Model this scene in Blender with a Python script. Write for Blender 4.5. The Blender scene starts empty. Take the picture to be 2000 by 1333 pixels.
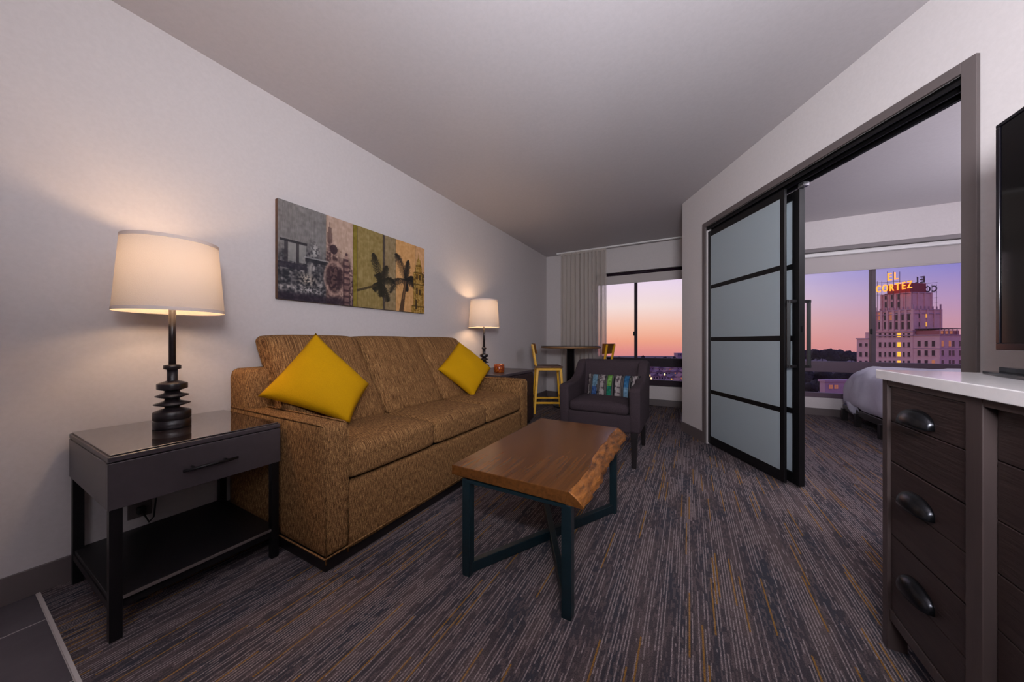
import bpy, bmesh, math, random
import numpy as np
from mathutils import Vector, Matrix, noise as mnoise

random.seed(7)
rng = np.random.default_rng(7)
scene = bpy.context.scene
COL = scene.collection


def S(r, g, b):
    f = lambda c: (c / 255 / 12.92) if c / 255 <= .04045 else ((c / 255 + .055) / 1.055) ** 2.4
    return (f(r), f(g), f(b), 1.0)


# ------------------------------------------------------------------ camera
TH = math.atan(345 / 630)
CT, ST = math.cos(TH), math.sin(TH)
F = 630.0
cam_d = bpy.data.cameras.new('camera')
cam_d.sensor_width = 36.0
cam_d.sensor_fit = 'HORIZONTAL'
cam_d.lens = F / 2000 * 36
cam_d.clip_start = .02
cam_d.clip_end = 9000
cam = bpy.data.objects.new('camera', cam_d)
COL.objects.link(cam)
cam.location = (0, 0, 1)
cam.rotation_euler = (math.pi / 2, 0, TH)
scene.camera = cam


def W(u, d, z):
    """from distance to the right / distance ahead of the camera to world coordinates"""
    return Vector((CT * u - ST * d, ST * u + CT * d, z))


# ------------------------------------------------------------------ exposure, world
vs = scene.view_settings
vs.view_transform = 'Standard'
vs.look = 'None'
vs.exposure = 0.0
vs.gamma = 1.0
vs.use_curve_mapping = False
try:
    scene.cycles.use_denoising = True
    scene.cycles.max_bounces = 10
    scene.cycles.diffuse_bounces = 6
    scene.cycles.transparent_max_bounces = 16
    scene.cycles.sample_clamp_indirect = 6.0
    scene.cycles.caustics_reflective = False
    scene.cycles.caustics_refractive = False
except Exception:
    pass

world = bpy.data.worlds.new('dusk_sky')
scene.world = world
world.use_nodes = True
nt = world.node_tree
nt.nodes.clear()


def N(tree, typ, **kw):
    n = tree.nodes.new(typ)
    for k, v in kw.items():
        if k == 'inp':
            for kk, vv in v.items():
                n.inputs[kk].default_value = vv
        else:
            setattr(n, k, v)
    return n


def ramp(tree, stops, interp='LINEAR'):
    r = tree.nodes.new('ShaderNodeValToRGB')
    cr = r.color_ramp
    cr.interpolation = interp
    while len(cr.elements) < len(stops):
        cr.elements.new(.5)
    for e, (p, c) in zip(cr.elements, stops):
        e.position = p
        e.color = c
    return r


tc = N(nt, 'ShaderNodeTexCoord')
sep = N(nt, 'ShaderNodeSeparateXYZ')
nt.links.new(tc.outputs['Generated'], sep.inputs[0])
mr = N(nt, 'ShaderNodeMapRange', inp={'From Min': -.1, 'From Max': 1.0})
nt.links.new(sep.outputs['Z'], mr.inputs['Value'])
zp = lambda z: (z + .1) / 1.1
skyA = ramp(nt, [(0, S(170, 110, 125)), (zp(-.055), S(215, 138, 142)), (zp(-.03), S(232, 145, 140)), (zp(0), S(248, 168, 140)),
                 (zp(.04), S(255, 198, 172)), (zp(.10), S(255, 230, 224)), (zp(.18), S(242, 222, 246)),
                 (zp(.45), S(180, 172, 226)), (1, S(120, 126, 200))])
skyB = ramp(nt, [(0, S(140, 90, 110)), (zp(-.05), S(190, 128, 138)), (zp(-.012), S(208, 142, 150)), (zp(.04), S(200, 150, 172)),
                 (zp(.08), S(182, 148, 190)), (zp(.14), S(140, 132, 205)), (zp(.45), S(128, 126, 200)), (1, S(110, 118, 195))])
nt.links.new(mr.outputs[0], skyA.inputs[0])
nt.links.new(mr.outputs[0], skyB.inputs[0])
xy = N(nt, 'ShaderNodeCombineXYZ')
nt.links.new(sep.outputs['X'], xy.inputs['X'])
nt.links.new(sep.outputs['Y'], xy.inputs['Y'])
nrm = N(nt, 'ShaderNodeVectorMath', operation='NORMALIZE')
nt.links.new(xy.outputs[0], nrm.inputs[0])
dot = N(nt, 'ShaderNodeVectorMath', operation='DOT_PRODUCT')
sa = math.radians(-40)
sd = W(math.sin(sa), math.cos(sa), 0)
dot.inputs[1].default_value = (sd.x, sd.y, 0)
nt.links.new(nrm.outputs[0], dot.inputs[0])
az = N(nt, 'ShaderNodeMapRange', interpolation_type='SMOOTHSTEP', inp={'From Min': -.14, 'From Max': .48})
nt.links.new(dot.outputs['Value'], az.inputs['Value'])
mx = N(nt, 'ShaderNodeMix', data_type='RGBA')
nt.links.new(az.outputs[0], mx.inputs[0])
nt.links.new(skyB.outputs[0], mx.inputs[6])
nt.links.new(skyA.outputs[0], mx.inputs[7])
bg = N(nt, 'ShaderNodeBackground', inp={'Strength': 1.0})
nt.links.new(mx.outputs[2], bg.inputs[0])
wo = N(nt, 'ShaderNodeOutputWorld')
nt.links.new(bg.outputs[0], wo.inputs[0])


# ------------------------------------------------------------------ added room fill lights
def lamp(name, typ, loc, energy, color, size=.3, rot=(0, 0, 0), size_y=None):
    l = bpy.data.lights.new(name, typ)
    l.energy = energy
    l.color = color[:3]
    if typ == 'AREA':
        l.size = size
        if size_y:
            l.shape = 'RECTANGLE'
            l.size_y = size_y
    else:
        l.shadow_soft_size = size
    o = bpy.data.objects.new(name, l)
    COL.objects.link(o)
    o.location = loc
    o.rotation_euler = rot
    return o


lamp('bounce_flash_fill', 'AREA', (.22, -.15, 1.5), 86, (.97, .97, 1.04), .45, (math.pi - .92, 0, .05))  # added light standing for a flash bounced off the ceiling, no fixture here
lamp('entry_fill', 'POINT', (.45, -.9, 2.0), 22, (.96, .96, 1.06), .3)  # added fill behind the camera that lifts the walls, no lamp built
lamp('bedroom_ceiling_fill', 'AREA', (3.3, 3.2, 1.2), 80, (.98, .95, 1.07), .8, (math.pi, 0, 0))  # added unseen light to brighten the bedroom ceiling
lamp('bedroom_fill', 'POINT', (1.8, 1.85, 2.2), 62, (.99, .95, 1.05), .25)  # added unseen fill for the bed, bedroom floor and frosted panes


# ------------------------------------------------------------------ materials
def mat(name, base, rough=.6, metallic=0.0, spec=.5, coat=0.0):
    m = bpy.data.materials.new(name)
    m.use_nodes = True
    b = m.node_tree.nodes['Principled BSDF']
    b.inputs['Base Color'].default_value = base
    b.inputs['Roughness'].default_value = rough
    b.inputs['Metallic'].default_value = metallic
    b.inputs['Specular IOR Level'].default_value = spec
    b.inputs['Coat Weight'].default_value = coat
    return m


def pb(m):
    return m.node_tree.nodes['Principled BSDF']


def noisy(name, c1, c2, scale=(10, 10, 10), rough=.6, bump=0.0, detail=4, lo=.35, hi=.65, spec=.5, bumpscale=None, coat=0.0, coord='Object'):
    """two colours blended through a stretched noise, with an optional bump"""
    m = mat(name, c1, rough, spec=spec, coat=coat)
    t = m.node_tree
    tc = N(t, 'ShaderNodeTexCoord')
    mp = N(t, 'ShaderNodeMapping')
    mp.inputs['Scale'].default_value = scale
    t.links.new(tc.outputs[coord], mp.inputs[0])
    nz = N(t, 'ShaderNodeTexNoise', inp={'Scale': 1.0, 'Detail': detail, 'Roughness': .6})
    t.links.new(mp.outputs[0], nz.inputs['Vector'])
    r = ramp(t, [(lo, c1), (hi, c2)])
    t.links.new(nz.outputs['Fac'], r.inputs[0])
    t.links.new(r.outputs[0], pb(m).inputs['Base Color'])
    if bump:
        bp = N(t, 'ShaderNodeBump', inp={'Strength': bump, 'Distance': .01})
        if bumpscale:
            mp2 = N(t, 'ShaderNodeMapping')
            mp2.inputs['Scale'].default_value = bumpscale
            t.links.new(tc.outputs[coord], mp2.inputs[0])
            nz2 = N(t, 'ShaderNodeTexNoise', inp={'Scale': 1.0, 'Detail': 3})
            t.links.new(mp2.outputs[0], nz2.inputs['Vector'])
            t.links.new(nz2.outputs['Fac'], bp.inputs['Height'])
        else:
            t.links.new(nz.outputs['Fac'], bp.inputs['Height'])
        t.links.new(bp.outputs[0], pb(m).inputs['Normal'])
    return m


def emit(name, c, s):
    m = mat(name, c, .5)
    pb(m).inputs['Emission Color'].default_value = c
    pb(m).inputs['Emission Strength'].default_value = s
    return m


M = {}
M['wall'] = noisy('wall_paint', S(196, 189, 188), S(200, 193, 192), (60, 60, 60), .55, 0, spec=.3)
M['ceiling'] = noisy('ceiling_paint', S(178, 172, 174), S(182, 176, 178), (50, 50, 50), .5, 0, spec=.35)
M['baseboard'] = mat('taupe_baseboard', S(92, 82, 82), .45)
M['casing'] = mat('taupe_casing', S(92, 83, 82), .4)
M['black_alu'] = mat('black_aluminium', S(12, 11, 13), .42, .1, .4)
M['bronze'] = noisy('bronze_frame', S(36, 22, 34), S(41, 26, 38), (4, 4, 4), .55, spec=.2)
M['bronze_light'] = noisy('purple_grey_frame', S(80, 63, 76), S(88, 70, 82), (4, 4, 4), .5)  # lighter purple-grey tone for the bedroom window frame
M['tile'] = noisy('slate_tile', S(78, 71, 76), S(88, 81, 86), (7, 7, 7), .4, .05)
M['grout'] = mat('pale_grout', S(205, 196, 192), .8)
M['dark_paint'] = noisy('charcoal_lacquer', S(64, 57, 60), S(68, 61, 64), (30, 30, 30), .32)
M['dark_metal'] = mat('dark_metal', S(27, 25, 27), .35, .5)
M['smoked_glass'] = mat('smoked_glass', S(44, 36, 37), .03, 0, 1.0, 1.0)
M['black'] = mat('black_shelf', S(22, 20, 22), .4)
M['lamp_metal'] = noisy('blackened_bronze', S(27, 22, 25), S(36, 30, 33), (40, 40, 200), .3, .1)
M['espresso'] = noisy('espresso_wood', S(40, 29, 28), S(54, 40, 38), (40, 4, 60), .4, .25, detail=6)
M['stile'] = noisy('grey_brown_wood', S(62, 51, 50), S(70, 58, 56), (20, 20, 3), .42, .1)
M['quartz'] = noisy('white_quartz', S(236, 230, 230), S(242, 236, 236), (30, 30, 30), .1, spec=.7)
M['pull'] = mat('gunmetal_pull', S(46, 46, 50), .25, .85)
M['teal'] = noisy('dark_teal_steel', S(9, 27, 33), S(13, 34, 41), (12, 12, 12), .38, spec=.5)
M['yellow_metal'] = noisy('yellow_painted_metal', S(214, 158, 18), S(224, 170, 28), (8, 8, 8), .4)
M['stool_wood'] = noisy('stool_wood', S(104, 62, 22), S(124, 76, 28), (60, 6, 6), .45)
M['seat_wood'] = noisy('dark_stool_seat', S(88, 62, 48), S(104, 74, 58), (6, 60, 6), .4)
M['pub_top'] = mat('dark_table_laminate', S(66, 54, 48), .12)
M['pub_edge'] = noisy('table_edge_wood', S(120, 88, 56), S(140, 104, 66), (4, 4, 60), .5)
M['pillow_yellow'] = noisy('mustard_linen', S(184, 136, 0), S(192, 143, 1), (260, 260, 260), .85, .25, spec=.15)
M['chair_fabric'] = noisy('charcoal_weave', S(42, 34, 38), S(66, 55, 60), (260, 260, 260), .9, .6, spec=.15, lo=.3, hi=.7)
M['leg_dark'] = mat('espresso_leg', S(26, 22, 23), .35)
M['duvet'] = noisy('white_duvet', S(205, 203, 218), S(214, 212, 226), (9, 9, 9), .8, .25, spec=.2)
M['tv_case'] = mat('glossy_black_plastic', S(20, 18, 24), .12)
M['tv_screen'] = mat('television_glass', S(9, 8, 9), .06, spec=.55)
M['white_plastic'] = mat('white_plastic', S(225, 222, 220), .4)
M['chrome'] = mat('brushed_chrome', S(190, 190, 195), .22, .95)
M['cord'] = mat('black_cord', S(30, 28, 28), .5)
M['wax'] = mat('candle_wax', S(196, 120, 50), .6)


def amber():
    m = mat('amber_glass', S(190, 100, 26), .12, spec=.6)
    pb(m).inputs['Transmission Weight'].default_value = .25
    t = m.node_tree
    tc = N(t, 'ShaderNodeTexCoord')
    v = N(t, 'ShaderNodeTexVoronoi', inp={'Scale': 45.0})
    t.links.new(tc.outputs['Object'], v.inputs['Vector'])
    r = ramp(t, [(0, S(236, 140, 44)), (.5, S(150, 60, 24))])
    t.links.new(v.outputs['Distance'], r.inputs[0])
    t.links.new(r.outputs[0], pb(m).inputs['Base Color'])
    return m


M['amber'] = amber()


def window_glass():
    m = bpy.data.materials.new('clear_window_glass')
    m.use_nodes = True
    t = m.node_tree
    t.nodes.clear()
    o = N(t, 'ShaderNodeOutputMaterial')
    tr = N(t, 'ShaderNodeBsdfTransparent', inp={'Color': (.97, .97, .98, 1)})
    gl = N(t, 'ShaderNodeBsdfGlossy', inp={'Roughness': .02})
    fr = N(t, 'ShaderNodeFresnel', inp={'IOR': 1.35})
    mix = N(t, 'ShaderNodeMixShader')
    t.links.new(fr.outputs[0], mix.inputs[0])
    t.links.new(tr.outputs[0], mix.inputs[1])
    t.links.new(gl.outputs[0], mix.inputs[2])
    t.links.new(mix.outputs[0], o.inputs[0])
    return m


M['glass'] = window_glass()


def translucent_mat(name, diff, trans, w, rough_gloss=None, transparent=0.0, gloss=.05, weave=None):
    m = bpy.data.materials.new(name)
    m.use_nodes = True
    t = m.node_tree
    t.nodes.clear()
    o = N(t, 'ShaderNodeOutputMaterial')
    d = N(t, 'ShaderNodeBsdfDiffuse', inp={'Color': diff})
    tr = N(t, 'ShaderNodeBsdfTranslucent', inp={'Color': trans})
    mix = N(t, 'ShaderNodeMixShader', inp={0: w})
    t.links.new(d.outputs[0], mix.inputs[1])
    t.links.new(tr.outputs[0], mix.inputs[2])
    last = mix
    if weave:
        tc = N(t, 'ShaderNodeTexCoord')
        mp = N(t, 'ShaderNodeMapping')
        mp.inputs['Scale'].default_value = weave
        nz = N(t, 'ShaderNodeTexNoise', inp={'Scale': 1.0, 'Detail': 3})
        t.links.new(tc.outputs['Object'], mp.inputs[0])
        t.links.new(mp.outputs[0], nz.inputs['Vector'])
        bp = N(t, 'ShaderNodeBump', inp={'Strength': .3, 'Distance': .003})
        t.links.new(nz.outputs['Fac'], bp.inputs['Height'])
        t.links.new(bp.outputs[0], d.inputs['Normal'])
    if rough_gloss is not None:
        g = N(t, 'ShaderNodeBsdfGlossy', inp={'Roughness': rough_gloss})
        lw = N(t, 'ShaderNodeFresnel', inp={'IOR': 1.4})
        m2 = N(t, 'ShaderNodeMixShader')
        t.links.new(lw.outputs[0], m2.inputs[0])
        t.links.new(last.outputs[0], m2.inputs[1])
        t.links.new(g.outputs[0], m2.inputs[2])
        last = m2
    if transparent:
        tp = N(t, 'ShaderNodeBsdfTransparent')
        m3 = N(t, 'ShaderNodeMixShader', inp={0: transparent})
        t.links.new(last.outputs[0], m3.inputs[1])
        t.links.new(tp.outputs[0], m3.inputs[2])
        last = m3
    t.links.new(last.outputs[0], o.inputs[0])
    return m


M['shade'] = translucent_mat('linen_shade', S(200, 188, 180), S(158, 150, 145), .22, weave=(300, 300, 500))
M['shade_hem'] = translucent_mat('shade_hem', S(225, 215, 210), S(235, 215, 200), .25)
M['frosted'] = translucent_mat('frosted_glass', S(204, 216, 222), S(232, 240, 244), .5, .28)
M['curtain'] = translucent_mat('grey_sheer', S(226, 218, 210), S(230, 222, 216), .45, transparent=.26)
M['blind'] = translucent_mat('roller_blind_cloth', S(206, 198, 196), S(200, 190, 190), .22)


def carpet_mat():
    m = mat('striped_carpet', S(60, 52, 58), .95, spec=.1)
    t = m.node_tree
    L = t.links.new
    tc = N(t, 'ShaderNodeTexCoord')
    sp = N(t, 'ShaderNodeSeparateXYZ')
    L(tc.outputs['Object'], sp.inputs[0])

    def math_(op, a, b=None):
        n = N(t, 'ShaderNodeMath', operation=op)
        for i, v in enumerate((a, b)):
            if v is None:
                continue
            if isinstance(v, (int, float)):
                n.inputs[i].default_value = v
            else:
                L(v, n.inputs[i])
        return n.outputs[0]

    def rowcell(pitch, length, seed):
        row = math_('FLOOR', math_('DIVIDE', sp.outputs['X'], pitch))
        wn = N(t, 'ShaderNodeTexWhiteNoise', noise_dimensions='1D')
        L(math_('ADD', row, seed), wn.inputs['W'])
        cell = math_('FLOOR', math_('ADD', math_('DIVIDE', sp.outputs['Y'], length), math_('MULTIPLY', wn.outputs['Value'], 37.0)))
        w2 = N(t, 'ShaderNodeTexWhiteNoise', noise_dimensions='2D')
        cb = N(t, 'ShaderNodeCombineXYZ')
        L(math_('ADD', row, seed * 1.7), cb.inputs['X'])
        L(cell, cb.inputs['Y'])
        L(cb.outputs[0], w2.inputs['Vector'])
        return w2.outputs['Value']

    def duty(pitch, width):
        return math_('LESS_THAN', math_('FRACT', math_('DIVIDE', sp.outputs['X'], pitch)), width)

    pale = rowcell(.0098, .30, 3.0)
    pale_b = rowcell(.0098, .045, 41.0)
    flecks = rowcell(.005, .022, 11.0)
    gold = rowcell(.0131, .30, 23.0)
    nz = N(t, 'ShaderNodeTexNoise', inp={'Scale': 1.0, 'Detail': 2})
    mp = N(t, 'ShaderNodeMapping')
    mp.inputs['Scale'].default_value = (9, 2.2, 1)
    L(tc.outputs['Object'], mp.inputs[0])
    L(mp.outputs[0], nz.inputs['Vector'])

    def mix(f, a, b):
        n = N(t, 'ShaderNodeMix', data_type='RGBA')
        L(f, n.inputs[0])
        for i, v in ((6, a), (7, b)):
            if isinstance(v, tuple):
                n.inputs[i].default_value = v
            else:
                L(v, n.inputs[i])
        return n.outputs[2]
    base = ramp(t, [(.36, S(62, 64, 72)), (.5, S(74, 68, 72)), (.64, S(94, 83, 83))])
    L(nz.outputs['Fac'], base.inputs[0])
    fl = math_('MULTIPLY', math_('GREATER_THAN', flecks, .6), .55)
    c1 = mix(fl, base.outputs[0], S(112, 98, 98))
    pf = math_('GREATER_THAN', math_('ADD', math_('MULTIPLY', pale, .75), math_('ADD', math_('MULTIPLY', pale_b, .3), math_('MULTIPLY', nz.outputs['Fac'], .35))), .66)
    pf = math_('MULTIPLY', math_('MULTIPLY', pf, duty(.0098, .42)), .9)
    c2 = mix(pf, c1, S(164, 150, 149))
    mp3 = N(t, 'ShaderNodeMapping')
    mp3.inputs['Scale'].default_value = (500, 70, 1)
    L(tc.outputs['Object'], mp3.inputs[0])
    nz3 = N(t, 'ShaderNodeTexNoise', inp={'Scale': 1.0, 'Detail': 2})
    L(mp3.outputs[0], nz3.inputs['Vector'])
    c2 = mix(math_('MULTIPLY', math_('GREATER_THAN', nz3.outputs['Fac'], .5), .55), c2, c1)
    gf = math_('MULTIPLY', math_('MULTIPLY', math_('GREATER_THAN', gold, .90), duty(.0131, .42)), .8)
    c3 = mix(gf, c2, S(164, 118, 44))
    nz2 = N(t, 'ShaderNodeTexNoise', inp={'Scale': 300.0, 'Detail': 2})
    L(tc.outputs['Object'], nz2.inputs['Vector'])
    dk = mix(math_('MULTIPLY', math_('GREATER_THAN', nz2.outputs['Fac'], .52), .5), c3, S(52, 46, 52))
    L(dk, pb(m).inputs['Base Color'])
    bp = N(t, 'ShaderNodeBump', inp={'Strength': .5, 'Distance': .006})
    L(nz2.outputs['Fac'], bp.inputs['Height'])
    L(bp.outputs[0], pb(m).inputs['Normal'])
    return m


M['carpet'] = carpet_mat()


def tweed(name, ax, ay, az):
    """brown tweed: fine ribs across the direction (ax, ay, az), heathered"""
    m = mat(name, S(120, 90, 55), .92, spec=.12)
    t = m.node_tree
    L = t.links.new
    tc = N(t, 'ShaderNodeTexCoord')
    dt = N(t, 'ShaderNodeVectorMath', operation='DOT_PRODUCT')
    dt.inputs[1].default_value = (ax, ay, az)
    L(tc.outputs['Object'], dt.inputs[0])
    sp = N(t, 'ShaderNodeSeparateXYZ')
    L(tc.outputs['Object'], sp.inputs[0])
    ad = N(t, 'ShaderNodeMath', operation='ADD')
    L(sp.outputs['X'], ad.inputs[0])
    L(sp.outputs['Z'], ad.inputs[1])
    cb = N(t, 'ShaderNodeCombineXYZ')
    m1 = N(t, 'ShaderNodeMath', operation='MULTIPLY', inp={1: 300.0})
    m2 = N(t, 'ShaderNodeMath', operation='MULTIPLY', inp={1: 34.0})
    L(dt.outputs['Value'], m1.inputs[0])
    L(ad.outputs[0], m2.inputs[0])
    L(m1.outputs[0], cb.inputs['X'])
    L(m2.outputs[0], cb.inputs['Y'])
    nz = N(t, 'ShaderNodeTexNoise', inp={'Scale': 1.0, 'Detail': 3, 'Roughness': .7})
    L(cb.outputs[0], nz.inputs['Vector'])
    r = ramp(t, [(.34, S(74, 48, 28)), (.5, S(128, 94, 60)), (.68, S(178, 140, 96))])
    L(nz.outputs['Fac'], r.inputs[0])
    nf = N(t, 'ShaderNodeTexNoise', inp={'Scale': 260.0, 'Detail': 2})
    L(tc.outputs['Object'], nf.inputs['Vector'])
    r2 = ramp(t, [(.38, (.62, .58, .52, 1)), (.62, (1.2, 1.18, 1.12, 1))])
    L(nf.outputs['Fac'], r2.inputs[0])
    mm = N(t, 'ShaderNodeMix', data_type='RGBA', blend_type='MULTIPLY')
    mm.inputs[0].default_value = 1.0
    L(r.outputs[0], mm.inputs[6])
    L(r2.outputs[0], mm.inputs[7])
    L(mm.outputs[2], pb(m).inputs['Base Color'])
    bp = N(t, 'ShaderNodeBump', inp={'Strength': .45, 'Distance': .004})
    L(nz.outputs['Fac'], bp.inputs['Height'])
    L(bp.outputs[0], pb(m).inputs['Normal'])
    return m


M['tweed'] = tweed('brown_tweed', .7, 1.0, 0)
M['tweed_seat'] = tweed('brown_tweed_cushions', .15, 1.0, 0)


def plank_wood():
    m = mat('walnut_stain', S(110, 66, 34), .2, spec=.28)
    t = m.node_tree
    L = t.links.new
    tc = N(t, 'ShaderNodeTexCoord')
    mp = N(t, 'ShaderNodeMapping')
    mp.inputs['Scale'].default_value = (70, 3.0, 70)
    L(tc.outputs['Object'], mp.inputs[0])
    nz = N(t, 'ShaderNodeTexNoise', inp={'Scale': 1.0, 'Detail': 6, 'Roughness': .6, 'Distortion': .25})
    L(mp.outputs[0], nz.inputs['Vector'])
    r = ramp(t, [(.3, S(74, 42, 18)), (.5, S(90, 54, 24)), (.75, S(102, 62, 28))])
    L(nz.outputs['Fac'], r.inputs[0])
    L(r.outputs[0], pb(m).inputs['Base Color'])
    return m


M['table_wood'] = plank_wood()
M['live_edge'] = noisy('live_edge_sapwood', S(66, 34, 14), S(156, 96, 38), (38, 11, 60), .4, .9, detail=8, lo=.34, hi=.6)


def vcol_mat(name, rough=.8, bump=None):
    m = mat(name, (.5, .5, .5, 1), rough, spec=.2)
    t = m.node_tree
    a = N(t, 'ShaderNodeVertexColor', layer_name='print')
    t.links.new(a.outputs['Color'], pb(m).inputs['Base Color'])
    if bump:
        tc = N(t, 'ShaderNodeTexCoord')
        nz = N(t, 'ShaderNodeTexNoise', inp={'Scale': bump, 'Detail': 2})
        t.links.new(tc.outputs['Object'], nz.inputs['Vector'])
        bp = N(t, 'ShaderNodeBump', inp={'Strength': .3, 'Distance': .004})
        t.links.new(nz.outputs['Fac'], bp.inputs['Height'])
        t.links.new(bp.outputs[0], pb(m).inputs['Normal'])
    return m


# ------------------------------------------------------------------ building helpers
ROOT = {}


def tag(o, label=None, cat=None, group=None, kind=None):
    if label: o['label'] = label
    if cat: o['category'] = cat
    if group: o['group'] = group
    if kind: o['kind'] = kind
    return o


def thing(name, label, cat, loc=(0, 0, 0), rotz=0.0, group=None, kind=None):
    o = bpy.data.objects.new(name, None)
    COL.objects.link(o)
    o.empty_display_size = .1
    o.location = loc
    o.rotation_euler = (0, 0, rotz)
    ROOT[o.name] = Matrix.Translation(Vector(loc)) @ Matrix.Rotation(rotz, 4, 'Z')
    return tag(o, label, cat, group, kind)


def root_of(o):
    while o.parent is not None:
        o = o.parent
    return o


class MB:
    def __init__(self):
        self.bm = bmesh.new()

    def hexa(self, pts, smooth=False):
        """eight corners: bottom four in order, then top four"""
        v = [self.bm.verts.new(p) for p in pts]
        for f in ((3, 2, 1, 0), (4, 5, 6, 7), (0, 1, 5, 4), (1, 2, 6, 5), (2, 3, 7, 6), (3, 0, 4, 7)):
            fc = self.bm.faces.new([v[i] for i in f])
            fc.smooth = smooth
        return self

    def box(self, x0, y0, z0, x1, y1, z1):
        return self.hexa([(x0, y0, z0), (x1, y0, z0), (x1, y1, z0), (x0, y1, z0), (x0, y0, z1), (x1, y0, z1), (x1, y1, z1), (x0, y1, z1)])

    def fbox(self, fn, a0, b0, c0, a1, b1, c1):
        return self.hexa([fn(a0, b0, c0), fn(a1, b0, c0), fn(a1, b1, c0), fn(a0, b1, c0), fn(a0, b0, c1), fn(a1, b0, c1), fn(a1, b1, c1), fn(a0, b1, c1)])

    def bar(self, p0, p1, w, h=None, up=(0, 0, 1), w1=None, h1=None):
        """square bar between two points, may taper"""
        p0, p1 = Vector(p0), Vector(p1)
        h = h or w
        w1 = w1 or w
        h1 = h1 or h
        d = (p1 - p0).normalized()
        u = Vector(up)
        if abs(d.dot(u)) > .95:
            u = Vector((0, 1, 0))
        s = d.cross(u).normalized()
        q = s.cross(d).normalized()
        pts = []
        for p, ww, hh in ((p0, w, h), (p1, w1, h1)):
            pts += [p - s * ww / 2 - q * hh / 2, p + s * ww / 2 - q * hh / 2, p + s * ww / 2 + q * hh / 2, p - s * ww / 2 + q * hh / 2]
        return self.hexa(pts)

    def tube(self, path, r, n=10, closed=False):
        path = [Vector(p) for p in path]
        rings = []
        for i, p in enumerate(path):
            if i == 0: d = path[1] - path[0]
            elif i == len(path) - 1: d = path[-1] - path[-2]
            else: d = path[i + 1] - path[i - 1]
            d.normalize()
            u = Vector((0, 0, 1)) if abs(d.z) < .9 else Vector((1, 0, 0))
            s = d.cross(u).normalized()
            q = s.cross(d)
            rr = r[i] if isinstance(r, (list, tuple)) else r
            rings.append([self.bm.verts.new(p + (s * math.cos(2 * math.pi * k / n) + q * math.sin(2 * math.pi * k / n)) * rr) for k in range(n)])
        for a, b in zip(rings, rings[1:]):
            for k in range(n):
                f = self.bm.faces.new((a[k], a[(k + 1) % n], b[(k + 1) % n], b[k]))
                f.smooth = True
        self.bm.faces.new(list(reversed(rings[0])))
        self.bm.faces.new(rings[-1])
        return self

    def lathe(self, prof, n=32, c=(0, 0, 0), cap=True):
        rings = []
        for r, z in prof:
            rings.append([self.bm.verts.new((c[0] + r * math.cos(2 * math.pi * k / n), c[1] + r * math.sin(2 * math.pi * k / n), c[2] + z)) for k in range(n)])
        for i, (a, b) in enumerate(zip(rings, rings[1:])):
            for k in range(n):
                f = self.bm.faces.new((a[k], a[(k + 1) % n], b[(k + 1) % n], b[k]))
                f.smooth = True
        if cap:
            self.bm.faces.new(list(reversed(rings[0])))
            self.bm.faces.new(rings[-1])
        return self

    def prism(self, poly, fn, h0, h1):
        """polygon (a, b) extruded between h0 and h1; fn(a, b, h) gives the point"""
        a = [self.bm.verts.new(fn(p[0], p[1], h0)) for p in poly]
        b = [self.bm.verts.new(fn(p[0], p[1], h1)) for p in poly]
        n = len(poly)
        self.bm.faces.new(list(reversed(a)))
        self.bm.faces.new(b)
        for i in range(n):
            self.bm.faces.new((a[i], a[(i + 1) % n], b[(i + 1) % n], b[i]))
        return self

    def rbox(self, c, h, r, n=10, top=0.0, front=None, deform=None):
        """rounded box, centre c, half sizes h, radius r, with a crowned top"""
        c, h = Vector(c), Vector(h)
        verts = {}

        def vert(p):
            key = tuple(round(x, 5) for x in p)
            if key in verts:
                return verts[key]
            P = Vector((p[0] * h.x, p[1] * h.y, p[2] * h.z))
            q = Vector([max(-(hh - r), min(hh - r, x)) for x, hh in zip(P, h)])
            dlt = P - q
            v = q + (dlt.normalized() * r if dlt.length > 1e-9 else Vector((0, 0, 0)))
            if top and p[2] > 0:
                v.z += top * (1 - p[0] ** 4) * (1 - p[1] ** 4) * p[2]
            v = v + c
            if deform:
                v = deform(v, p)
            verts[key] = self.bm.verts.new(v)
            return verts[key]
        # spacing denser near the borders
        g = [math.sin(math.pi / 2 * (-1 + 2 * i / n)) for i in range(n + 1)]
        for ax in range(3):
            for s in (-1, 1):
                for i in range(n):
                    for j in range(n):
                        quad = []
                        for a, b in ((g[i], g[j]), (g[i + 1], g[j]), (g[i + 1], g[j + 1]), (g[i], g[j + 1])):
                            p = [0, 0, 0]
                            p[ax] = s
                            p[(ax + 1) % 3] = a
                            p[(ax + 2) % 3] = b
                            quad.append(vert(p))
                        if s < 0:
                            quad.reverse()
                        f = self.bm.faces.new(quad)
                        f.smooth = True
        return self

    def build(self, name, m, parent=None, bevel=0.0, local=False, smooth=False, segs=2):
        me = bpy.data.meshes.new(name)
        if parent is not None and not local:
            r = root_of(parent)
            if r.name in ROOT:
                self.bm.transform(ROOT[r.name].inverted())
        bmesh.ops.recalc_face_normals(self.bm, faces=self.bm.faces)
        self.bm.to_mesh(me)
        self.bm.free()
        if smooth:
            for p in me.polygons:
                p.use_smooth = True
        ms = m if isinstance(m, (list, tuple)) else [m]
        for x in ms:
            me.materials.append(x)
        o = bpy.data.objects.new(name, me)
        COL.objects.link(o)
        if parent is not None:
            o.parent = parent
        if bevel:
            b = o.modifiers.new('bevel', 'BEVEL')
            b.width = bevel
            b.segments = segs
            b.limit_method = 'ANGLE'
            b.angle_limit = math.radians(40)
        return o


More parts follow.
